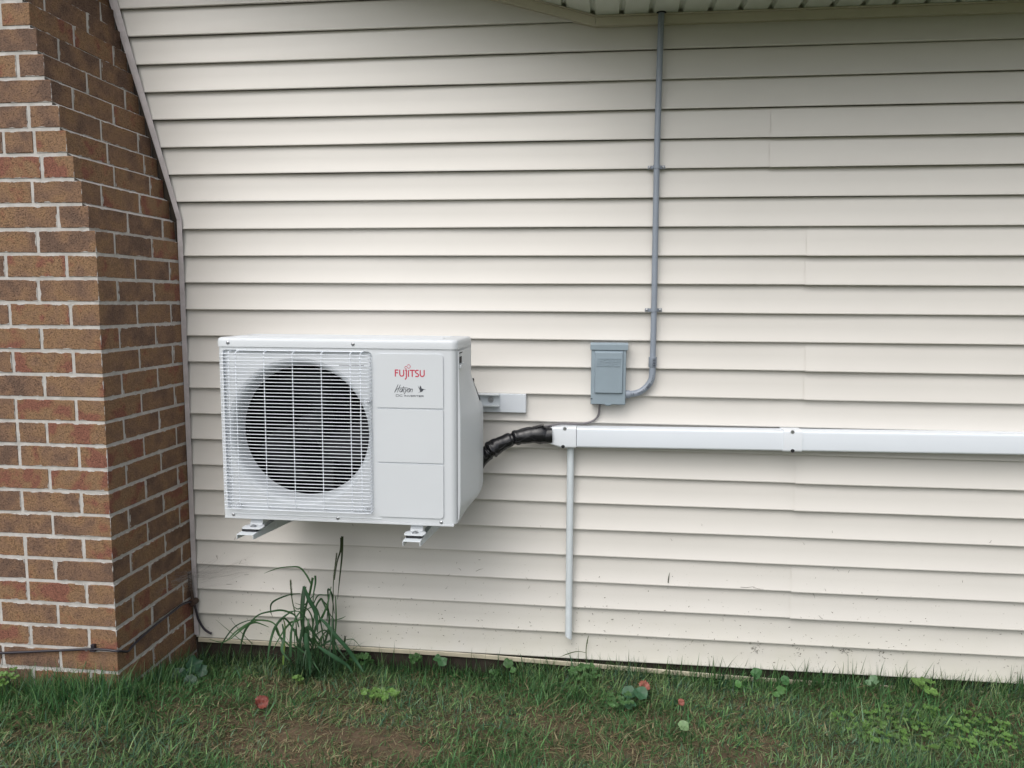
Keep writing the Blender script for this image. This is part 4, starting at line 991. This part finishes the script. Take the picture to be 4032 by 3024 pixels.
WEED=[
 ([(-0.99, -0.09, 0.356), (-0.981, -0.09, 0.424), (-0.966, -0.09, 0.474), (-0.955, -0.09, 0.528)],[0.0027, 0.0049, 0.0071, 0.0093]),
 ([(-0.953, -0.1, 0.532), (-0.957, -0.1, 0.459), (-0.964, -0.1, 0.367), (-0.968, -0.1, 0.292)],[0.0093, 0.0071, 0.0049, 0.0011]),
 ([(-1.132, -0.12, 0.098), (-1.136, -0.12, 0.211), (-1.143, -0.12, 0.298), (-1.149, -0.12, 0.359)],[0.0038, 0.0033, 0.0027, 0.0027]),
 ([(-1.013, -0.07, 0.088), (-1.002, -0.07, 0.26), (-0.997, -0.07, 0.354), (-0.99, -0.07, 0.448)],[0.0049, 0.0038, 0.0027, 0.0022]),
 ([(-1.082, -0.16, 0.107), (-1.092, -0.16, 0.218), (-1.093, -0.16, 0.291), (-1.091, -0.16, 0.343)],[0.0109, 0.0153, 0.0164, 0.0142]),
 ([(-1.081, -0.17, 0.357), (-1.061, -0.17, 0.303), (-1.043, -0.17, 0.249), (-1.036, -0.17, 0.176)],[0.0076, 0.0164, 0.0164, 0.0044]),
 ([(-1.07, -0.12, 0.344), (-1.091, -0.12, 0.38), (-1.118, -0.12, 0.407), (-1.149, -0.12, 0.413), (-1.187, -0.12, 0.411), (-1.231, -0.12, 0.392), (-1.268, -0.12, 0.371)],[0.0066, 0.0076, 0.0066, 0.0049, 0.0038, 0.0027, 0.0005]),
 ([(-1.115, -0.13, 0.116), (-1.1, -0.13, 0.229), (-1.073, -0.13, 0.317), (-1.052, -0.13, 0.385)],[0.0055, 0.0066, 0.0087, 0.0087]),
 ([(-1.055, -0.12, 0.381), (-1.055, -0.12, 0.351), (-1.059, -0.12, 0.302), (-1.059, -0.12, 0.24)],[0.0082, 0.0071, 0.0044, 0.0016]),
 ([(-1.106, -0.14, 0.316), (-1.156, -0.14, 0.308), (-1.213, -0.14, 0.28), (-1.229, -0.14, 0.239), (-1.23, -0.14, 0.208)],[0.0022, 0.0055, 0.0066, 0.0044, 0.0011]),
 ([(-1.108, -0.16, 0.192), (-1.119, -0.16, 0.235), (-1.143, -0.16, 0.247), (-1.18, -0.16, 0.25), (-1.217, -0.16, 0.245), (-1.261, -0.16, 0.236), (-1.3, -0.16, 0.194), (-1.333, -0.16, 0.142), (-1.364, -0.16, 0.047)],[0.0044, 0.0066, 0.0082, 0.0076, 0.0066, 0.0055, 0.0076, 0.0076, 0.0016]),
 ([(-1.182, -0.15, 0.128), (-1.205, -0.15, 0.192), (-1.254, -0.15, 0.203), (-1.304, -0.15, 0.193), (-1.356, -0.15, 0.162), (-1.401, -0.15, 0.122), (-1.471, -0.15, 0.119)],[0.0033, 0.006, 0.0066, 0.0066, 0.0055, 0.0049, 0.0011]),
 ([(-1.221, -0.17, 0.19), (-1.276, -0.17, 0.203), (-1.32, -0.17, 0.182), (-1.349, -0.17, 0.158), (-1.372, -0.17, 0.138)],[0.0016, 0.0066, 0.0087, 0.0055, 0.0011]),
 ([(-1.076, -0.1, 0.168), (-1.065, -0.1, 0.244), (-1.045, -0.1, 0.279), (-1.031, -0.1, 0.282), (-1.015, -0.1, 0.246), (-0.994, -0.1, 0.191)],[0.0033, 0.0055, 0.0076, 0.0087, 0.0055, 0.0022]),
 ([(-1.027, -0.08, 0.187), (-1.021, -0.08, 0.263), (-1.018, -0.08, 0.31), (-1.011, -0.08, 0.317), (-1.008, -0.08, 0.289), (-1.006, -0.08, 0.207)],[0.0044, 0.0044, 0.0066, 0.0076, 0.0066, 0.0022]),
 ([(-1.019, -0.18, 0.242), (-0.99, -0.18, 0.217), (-0.954, -0.18, 0.179), (-0.919, -0.18, 0.132), (-0.89, -0.18, 0.073), (-0.857, -0.18, 0.035)],[0.0066, 0.0131, 0.0153, 0.0153, 0.0142, 0.0044]),
 ([(-1.023, -0.2, 0.141), (-0.985, -0.2, 0.122), (-0.943, -0.2, 0.094), (-0.913, -0.2, 0.063), (-0.893, -0.2, 0.033)],[0.0033, 0.0142, 0.0164, 0.0109, 0.0022]),
 ([(-1.057, -0.22, 0.197), (-1.055, -0.22, 0.149), (-1.051, -0.22, 0.1), (-1.052, -0.22, 0.021)],[0.0109, 0.0164, 0.0164, 0.0022]),
 ([(-1.227, -0.18, 0.052), (-1.218, -0.18, 0.121), (-1.198, -0.18, 0.19), (-1.153, -0.18, 0.241), (-1.098, -0.18, 0.278)],[0.0016, 0.0087, 0.0098, 0.0066, 0.0022]),
 ([(-1.179, -0.15, 0.034), (-1.174, -0.15, 0.122), (-1.169, -0.15, 0.184), (-1.166, -0.15, 0.228)],[0.0076, 0.0066, 0.0055, 0.0033]),
 ([(-0.966, -0.07, 0.091), (-0.963, -0.07, 0.104), (-0.955, -0.07, 0.131)],[0.0087, 0.0076, 0.0049]),
 ([(-0.959, -0.07, 0.109), (-0.925, -0.07, 0.114), (-0.891, -0.07, 0.092)],[0.0027, 0.0033, 0.0011]),
 ([(-0.998, -0.08, 0.194), (-0.97, -0.08, 0.202), (-0.947, -0.08, 0.215)],[0.0016, 0.0038, 0.0005]),
 ([(-1.14, -0.17, 0.077), (-1.132, -0.17, 0.177), (-1.115, -0.17, 0.233), (-1.083, -0.17, 0.271)],[0.0109, 0.0087, 0.0066, 0.0027]),
 ([(-1.113, -0.19, 0.002), (-1.098, -0.19, 0.12), (-1.086, -0.19, 0.206), (-1.075, -0.19, 0.274)],[0.0022, 0.012, 0.0098, 0.0044]),
 ([(-1.03, -0.11, 0.099), (-1.01, -0.11, 0.182), (-1.016, -0.11, 0.25), (-1.027, -0.11, 0.287)],[0.0076, 0.0087, 0.0066, 0.0027]),
 ([(-0.997, -0.09, 0.092), (-0.99, -0.09, 0.193), (-0.985, -0.09, 0.294)],[0.0055, 0.0066, 0.0033]),
 ([(-1.076, -0.12, 0.108), (-1.056, -0.12, 0.178), (-1.024, -0.12, 0.229), (-1.004, -0.12, 0.28), (-0.999, -0.12, 0.334)],[0.0055, 0.0098, 0.0087, 0.0066, 0.0033]),
 ([(-1.074, -0.1, 0.256), (-1.051, -0.1, 0.297), (-1.023, -0.1, 0.303), (-1.002, -0.1, 0.297)],[0.0033, 0.0049, 0.0038, 0.0011]),
 ([(-1.437, -0.12, 0.068), (-1.433, -0.12, 0.093), (-1.383, -0.12, 0.16), (-1.319, -0.12, 0.185), (-1.256, -0.12, 0.186)],[0.0033, 0.0055, 0.0049, 0.0033, 0.0016]),
 ([(-1.414, -0.1, 0.189), (-1.368, -0.1, 0.133), (-1.332, -0.1, 0.077)],[0.0005, 0.0027, 0.0033]),
 ([(-1.469, -0.1, 0.177), (-1.413, -0.1, 0.124), (-1.357, -0.1, 0.076)],[0.0005, 0.0027, 0.0033]),
 ([(-1.205, -0.15, 0.182), (-1.194, -0.15, 0.146), (-1.157, -0.15, 0.117), (-1.12, -0.15, 0.1)],[0.0055, 0.0076, 0.0066, 0.0033]),
 ([(-1.164, -0.18, 0.21), (-1.159, -0.18, 0.161), (-1.163, -0.18, 0.112), (-1.133, -0.18, 0.076)],[0.0044, 0.0098, 0.0109, 0.0033]),
 ([(-1.038, -0.2, 0.14), (-1.061, -0.2, 0.2), (-1.043, -0.2, 0.213), (-1.014, -0.2, 0.16)],[0.0044, 0.0131, 0.0131, 0.0044]),
 ([(-1.143, -0.13, 0.264), (-1.118, -0.13, 0.253), (-1.09, -0.13, 0.273), (-1.061, -0.13, 0.306)],[0.0016, 0.0044, 0.0049, 0.0022]),
 ([(-1.084, -0.17, 0.235), (-1.109, -0.17, 0.221), (-1.14, -0.17, 0.207), (-1.172, -0.17, 0.168), (-1.205, -0.17, 0.105)],[0.0027, 0.0066, 0.0076, 0.0066, 0.0016]),
 ([(-1.025, -0.14, 0.101), (-1.061, -0.14, 0.149), (-1.066, -0.14, 0.211), (-1.083, -0.14, 0.259), (-1.12, -0.14, 0.288)],[0.0066, 0.0076, 0.0066, 0.0044, 0.0011]),
 ([(-1.117, -0.2, 0.142), (-1.076, -0.2, 0.108), (-1.04, -0.2, 0.073), (-1.004, -0.2, 0.045)],[0.0044, 0.0076, 0.0066, 0.0011]),
 ([(-1.038, -0.17, 0.114), (-0.977, -0.17, 0.149), (-0.947, -0.17, 0.12), (-0.911, -0.17, 0.085)],[0.0055, 0.0087, 0.0076, 0.0016]),
]

def weed():
    root = empty('tall_grass_weed', 'tall clump of broad bladed grass weed growing below the air conditioner', 'weed', (-1.07, -.13, 0))
    g = [(.034, .082, .034), (.044, .105, .040), (.026, .062, .028), (.060, .130, .052), (.048, .11, .050)]
    extra = []
    for i in range(11):
        x0 = -1.07 + random.gauss(0, .045); lean = random.uniform(-1, 1); Hh = random.uniform(.12, .30); dy = random.uniform(-.05, .03)
        tip = x0 + lean * random.uniform(.06, .20); w_ = random.uniform(.004, .008); drop = random.uniform(.0, .75) * Hh
        extra.append(([(x0, -.13 + dy, 0.), (x0 + lean * .02, -.13 + dy * 1.2, Hh * .55), (x0 + lean * .06, -.14 + dy * 1.4, Hh * .95), ((x0 + lean * .07) * .5 + tip * .5, -.15 + dy * 1.6, Hh - drop * .35), (tip, -.16 + dy * 1.8, Hh - drop)], [w_ * .6, w_, w_ * 1.1, w_ * .7, .0008]))
    for i, (P, W) in enumerate(WEED + extra):
        c = g[(i * 3) % 5]
        if i in (0, 1, 3, 20): c = (.035, .050, .022)
        if i in (5, 15, 16, 17): c = (.040, .10, .050)
        if i == 19 : c = (.12, .20, .045)
        P2 = [(x, y + .03 * math.sin(j * 1.3 + i) * (j / len(P)), z) for j, (x, y, z) in enumerate(P)]
        if i in (2, 3):
            m = MB(); m.tube(smooth_path(P2, 6), [.0020] * (6 * (len(P2) - 1) + 1), 6)
            o = m.build('stem', M['leaf'], root, recalc=False)
            ca = o.data.color_attributes.new('gcol', 'FLOAT_COLOR', 'POINT')
            ca.data.foreach_set('color', np.tile([.06, .10, .04, 1], len(o.data.vertices)).astype(np.float32))
            # bristly seed head
            a, b = Vector(P2[-2]), Vector(P2[-1]); n = 420; t = rng.random(n); ang = rng.uniform(0, 6.283, n)
            d = (b - a); x = a.x + d.x * t; y = a.y + d.y * t; z = a.z + d.z * t
            rr_ = .0045
            col = np.array([[.13, .16, .06]]) * rng.uniform(.6, 1.5, (n, 1))
            V, F, C = blades(x, y, np.full(n, .0085), np.full(n, .0009), rng.uniform(.3, 1.1, n), ang, col, np.full(n, .2), z, K=3)
            strips_mesh('seed_head', V, F, C, M['leaf'], o if False else root)
        else:
            V, F, C = ribbon(P2, [w_ * 1.05 for w_ in W], c); strips_mesh('leaf', V, F, C, M['leaf'], root)
    # fine tangled leaves of the same tuft
    n = 170; x = -1.07 + rng.normal(0, .055, n); y = -.12 + rng.normal(0, .035, n)
    col = np.array(g)[rng.integers(0, 5, n)] * rng.uniform(.7, 1.3, (n, 1))
    V, F, C = blades(x, y, rng.uniform(.07, .24, n), rng.uniform(.003, .007, n), np.abs(rng.normal(.15, .3, n)), rng.uniform(0, 6.3, n), col, rng.uniform(.2, 1.9, n), gz(x, y), K=9)
    V[:, 1] = np.minimum(V[:, 1], -.022)
    o = strips_mesh('basal_leaves', V, F, C, M['leaf'], root)
    for ch in root.children:
        ch.matrix_parent_inverse = Matrix.Translation(-root.location)
weed()

def disc_leaf(c, r, nrm, ang, col, lobes=0, cup=.15, notch=.0):
    """rounded leaf: fan of quads about the petiole point, ragged rim"""
    n = 12; nrm = Vector(nrm).normalized(); u = nrm.orthogonal().normalized(); u.rotate(Matrix.Rotation(ang, 3, nrm)); v = nrm.cross(u); c = Vector(c)
    V = []; C = []
    for ring, q in enumerate((.0, .55, 1.0)):
        for k in range(n):
            a = 2 * math.pi * k / n; rr_ = r * q * (1 + .10 * math.sin(a * 5 + ang) * q - notch * math.exp(-((a - math.pi) / .35) ** 2))
            p = c + u * rr_ * math.cos(a) + v * rr_ * math.sin(a) + nrm * (cup * r * q * q * (1 + 1.6 * math.sin(2 * a + ang)) + .10 * r * q * math.sin(4 * a + 2 * ang))
            V.append(tuple(p)); k_ = 1.0 + .18 * math.cos(a * 6) * (ring == 2); k_ *= .86 + .28 * q * (.5 + .5 * math.cos(a * 3 + ang)); C.append([x * k_ for x in col])
    F = [(i * n + k, i * n + (k + 1) % n, (i + 1) * n + (k + 1) % n, (i + 1) * n + k) for i in range(2) for k in range(n)]
    return np.array(V), np.array(F), np.array(C)
def petiole(a, b, col, w=.0012):
    a, b = Vector(a), Vector(b); m_ = (a + b) / 2 + Vector((0, 0, .004)); return ribbon([a, m_, b], [w, w, w], col, n=3)
def clover_leaf(c, r, col, tilt):
    ps = []; a0 = random.uniform(0, 6.28)
    for k in range(3):
        a = a0 + k * 2.094; d = Vector((math.cos(a), math.sin(a) * 1, 0)); nn = Vector((tilt[0], tilt[1], 1)) - d * .15
        cc = Vector(c) + d * r * .8
        ps.append(disc_leaf(cc, r * .72, nn, a, col, cup=.1, notch=.25))
    return ps
def clover(name, label, cx, cy, rad, n, r, col, cat='clover', hmin=.02, hmax=.06, kind=None, ry=None):
    lv, st = [], []
    for i in range(n):
        a = random.uniform(0, 6.283); q = math.sqrt(random.random()); x = cx + rad * q * math.cos(a); y = min(-.02, cy + (ry or rad) * q * math.sin(a))
        g0 = float(gz(x, y)); z = g0 + .012 + random.uniform(hmin, hmax); k = random.uniform(.75, 1.25); c = [v * k for v in col]
        lv += clover_leaf((x, y, z), r * random.uniform(.7, 1.2), c, (random.uniform(-.3, .3), -random.uniform(.1, .7)))
        st.append(petiole((x + random.uniform(-.01, .01), y + .005, g0), (x, y, z), c))
    if kind:
        o = leafmesh(lv + st, name, M['leaf']); tag(o, label, cat, kind=kind); return
    root = empty(name, label, cat, (cx, cy, float(gz(cx, cy))))
    for nm, ps in [('leaf_cluster', lv)] + ([('stems', st)] if n > 12 else [('stem', [q]) for q in st]):
        o = leafmesh(ps, nm, M['leaf'], root); o.matrix_parent_inverse = Matrix.Translation(-root.location)
random.seed(21)
YG = (.12, .225, .055); MG = (.066, .15, .048); DG = (.028, .075, .042)
clover('clover_plant', 'bright yellow green clover in the thin lawn below the right half of the air conditioner', -.74, -.35, .075, 22, .0095, YG, ry=.045, hmax=.04)
clover('clover_plant', 'green clover tuft against the wall just right of the drain pipe end', -.035, -.085, .055, 26, .0105, MG, ry=.04)
clover('clover_plant', 'small pale clover at the foot of the brick chimney front', -1.955, -.60, .045, 12, .0105, YG, hmin=.05, hmax=.085, ry=.03)
clover('clover_plant', 'low round leaved clover by the wall between the tall weed and the drain pipe', -.905, -.035, .065, 14, .0125, MG, ry=.015)
clover('clover_plant', 'upright clover sprig below the right mounting arm of the air conditioner', -.69, -.05, .022, 7, .013, MG, ry=.02, hmin=.03, hmax=.08)
clover('clover_plant', 'tiny light green clover sprig in front of the tall weed', -1.085, -.235, .018, 5, .009, YG, ry=.015, hmax=.03)
clover('clover_plant', 'small clover patch left of the red leaf beside the round leaf plant', .10, -.30, .05, 8, .010, MG, ry=.03)
clover('clover_plant', 'light green clover near the wall at the far right', 1.18, -.10, .05, 9, .014, YG, ry=.03)
clover('ground_clover', 'wide patch of light green clover mixed into the lawn at the right', 1.08, -.34, .30, 230, .0075, (.10, .20, .045), kind='stuff', ry=.16, hmin=-.006, hmax=.026)
def round_plant(label, spec, col, cat='broadleaf plant', name='round_leaf_plant'):
    cx, cy = spec[0][0], spec[0][1]; root = empty(name, label, cat, (cx, cy, float(gz(cx, cy))))
    for (x, y, h, r, nx, ny) in spec:
        g0 = float(gz(x, y)); k = random.uniform(.85, 1.2); c = [v * k for v in col]
        h += .012; o = leafmesh([disc_leaf((x, y, g0 + h), r, (nx, ny, 1), random.uniform(0, 6), c, cup=.12, notch=.35)], 'leaf', M['leaf'], root); o.matrix_parent_inverse = Matrix.Translation(-root.location)
        o = leafmesh([petiole((cx, cy + .004, g0), (x, y + .001, g0 + h), c, .002)], 'leaf_stalk', M['leaf'], root); o.matrix_parent_inverse = Matrix.Translation(-root.location)
round_plant('round leaved weed growing against the wall left of the drain pipe end', [(-.325, -.035, .055, .020, .1, -1.2), (-.305, -.06, .035, .013, -.3, -.8), (-.37, -.05, .025, .015, -.3, -.7), (-.385, -.06, .03, .012, .2, -.6)], MG)
round_plant('single bright round leaf against the wall right of the duct joint', [(.60, -.045, .050, .021, .1, -1.5), (.70, -.055, .03, .018, .1, -.9)], (.055, .15, .05))
round_plant('dark broad leaves in the corner at the chimney side', [(-1.47, -.27, .050, .034, -.3, -1.2), (-1.435, -.28, .035, .024, .6, -.9), (-1.50, -.32, .015, .028, -.1, -.9), (-1.44, -.36, .005, .026, .2, -.6)], DG)
round_plant('dull green broad leaves tucked beside the larger red fallen leaf', [(.125, -.235, .035, .026, -.2, -.6), (.165, -.245, .04, .026, .2, -.7), (.13, -.29, .02, .020, 0, -.5)], (.045, .12, .06))
round_plant('pale green round leaf lying in open lawn at the right centre', [(.29, -.462, .03, .019, .1, -.5)], (.16, .25, .12))
round_plant('small round leaf weed left of the big clover patch', [(.66, -.17, .035, .017, 0, -.7), (.64, -.19, .025, .012, -.3, -.6), (.52, -.12, .03, .014, .3, -.8)], (.08, .19, .055))
round_plant('pale round leaf near the wall at the right', [(1.01, -.06, .04, .017, 0, -1.0), (.985, -.07, .03, .013, .3, -.7)], (.14, .24, .13))
round_plant('dark round leaf by the wall between the tall weed and the clover sprig', [(-.575, -.075, .055, .020, .1, -1.0), (-.60, -.055, .06, .015, -.2, -.8)], (.05, .135, .05))

# isolated slender shoots standing against the siding by the drain pipe
root = empty('grass_shoot', 'bent grass shoot against the siding right of the drain pipe end', 'grass shoot', (-.025, -.035, 0))
for P, W in (([(-.024, -.032, .0), (-.027, -.030, .055), (-.028, -.030, .108), (-.024, -.030, .140), (-.019, -.030, .163)], [.003, .0022, .003, .0042, .0008]), ([(-.026, -.034, .094), (-.047, -.036, .099), (-.071, -.038, .098), (-.1, -.040, .088), (-.128, -.040, .075)], [.0015, .0025, .0035, .0040, .0005])):
    V, F, C = ribbon(P, W, (.06, .09, .03)); o = strips_mesh('blade', V, F, C, M['leaf'], root); o.matrix_parent_inverse = Matrix.Translation(-root.location)

# fallen leaves
M['redleaf'] = mat('dead_red_leaf', (.21, .050, .034), .6, col2=(.09, .022, .016), vscale=60, bump=.8, bscale=120)
M['pinkleaf'] = mat('dead_pink_leaf', (.30, .105, .075), .6, col2=(.16, .045, .032), vscale=50, bump=.8, bscale=120)
def fallen(label, x, y, h, s, ang, m_, curl=.5):
    n = 14; V = []; F = []
    c = Vector((x, y, float(gz(x, y)) + h))
    for i in range(n + 1):
        t = i / n; w = .62 * math.sin(math.pi * t ** .85) ** .6 * (1 + .14 * math.sin(t * 31))
        for j in range(7):
            u = (j / 3 - 1); px = (t - .5) * 1.15; py = u * w
            pz = curl * .6 * (u * u * w) + .14 * math.sin(px * 5 + u * 3) + .10 * math.sin(11 * t + 7 * u)
            V.append((px * s, py * s, pz * s))
    for i in range(n):
        for j in range(6): a = i * 7 + j; F.append((a, a + 1, a + 8, a + 7))
    rot = Matrix.Rotation(.75, 3, 'X') @ Matrix.Rotation(ang, 3, 'Z') @ Matrix.Rotation(.25, 3, 'X')
    q = MB(); q.add([tuple(c + rot @ Vector(v)) for v in V], F, 0, True)
    q.tube([c + rot @ Vector((-.65 * s, 0, 0)), c + rot @ Vector((-1.0 * s, .05 * s, .12 * s))], .0008, 5)
    o = q.build('fallen_leaf', M[m_], None, recalc=False, loc=tuple(c)); tag(o, label, 'leaf', group='fallen leaves on the lawn')
    so2 = o.modifiers.new('t', 'SOLIDIFY'); so2.thickness = .0006
fallen('dark red curled dead leaf on the lawn below the air conditioner', -1.105, -.49, .038, .038, .9, 'redleaf', .9)
fallen('orange pink crumpled dead leaf in the grass right of the drain pipe', .180, -.205, .056, .034, 1.4, 'pinkleaf', .7)
fallen('small dull pink dead leaf, the rightmost on the lawn', .300, -.305, .042, .020, .7, 'pinkleaf', .4)

# mown clippings and specks stuck on the lower siding
def clippings():
    q = MB(); random.seed(9)
    def bit(x, z, L, w, a):
        k = math.floor((Z0 - z) / H); zb = Z0 - (k + 1) * H; t = (z - zb) / H; y = -.0185 * (1 - t) - .0042
        d = Vector((math.cos(a), 0, math.sin(a))); s = Vector((-math.sin(a), 0, math.cos(a))); c = Vector((x, y, z))
        b = random.uniform(-.3, .3) * L
        p = [c - d * L / 2, c + s * b * .3, c + d * L / 2]
        v = []
        for i, pp in enumerate(p): ww = w * (1, 1, .3)[i] / 2; v += [pp - s * ww, pp + s * ww]
        q.add(v, [(0, 1, 3, 2), (2, 3, 5, 4)])
        q.add([(a_, b_ + .0008, c_) for a_, b_, c_ in [tuple(t_) for t_ in v]], [(0, 2, 3, 1), (2, 4, 5, 3)])
    for i in range(330):
        z = .09 + abs(random.gauss(0, .14)); x = random.uniform(-1.5, 2.4)
        if z > .6: continue
        bit(x, z, random.uniform(.002, .008), random.uniform(.0006, .0018), random.uniform(0, 3.14))
    for i in range(26): bit(random.uniform(-1.45, 1.6), random.uniform(.2, .62), random.uniform(.008, .016), .0007, random.uniform(.8, 2.4))
    for x, z, L, a in ((-1.40, .385, .02, 1.0), (-1.38, .33, .018, .1), (-1.42, .48, .012, 1.2), (-1.45, .29, .025, .05), (.80, .35, .03, -1.2), (.83, .273, .03, -.6), (.86, .262, .02, .1), (.56, .378, .05, .1), (.60, .374, .04, -.15), (-.44, .395, .03, .4), (-1.50, .40, .016, 2.0)): bit(x, z, L, .0008, a)
    for i in range(60):
        x0, z0 = random.choice(((.595, .135), (.75, .15), (.92, .15), (1.05, .14))); bit(x0 + random.gauss(0, .012), z0 + random.gauss(0, .012), random.uniform(.003, .012), .0009, random.uniform(0, 3.14))
    o = q.build('grass_clippings', M['clip'], None, recalc=False); tag(o, 'dark specks and dried grass clippings stuck to the lower siding', 'clippings', kind='stuff')
M['clip'] = mat('dried_clipping', (.10, .085, .05), .8, col2=(.03, .03, .02), vscale=30)
clippings()
V, F, C = ribbon([(.272, -.0205, .379), (.2735, -.0190, .398), (.277, -.0180, .419)], [.0030, .0034, .0006], (.035, .045, .025))
tag(strips_mesh('grass_clipping', V, F, C, M['leaf']), 'single dark pointed grass clipping stuck upright on the siding', 'clipping')
# cobweb in the corner between brick and siding
def web():
    q = MB(); random.seed(4)
    A = [(-1.600, -.30 + i * .03, .345 + .004 * i + random.uniform(-.02, .02)) for i in range(8)]
    for i in range(60):
        a = Vector((-1.603, random.uniform(-.28, -.03), random.gauss(.345, .018))); b = Vector((random.uniform(-1.585, -1.30), -.016, random.gauss(.365, .022)))
        mid = (a + b) / 2 + Vector((0, 0, -random.uniform(.004, .02))); q.tube(smooth_path([a, mid, b], 4), .00018, 3)
    q_ = MB(); tag(q.build('cobweb', M['web'], None, recalc=False), 'dusty grey cobweb stretched from the brick corner over the channel to the siding', 'cobweb')
M['web'] = mat('web_dust', (.32, .30, .29), .9)
web()
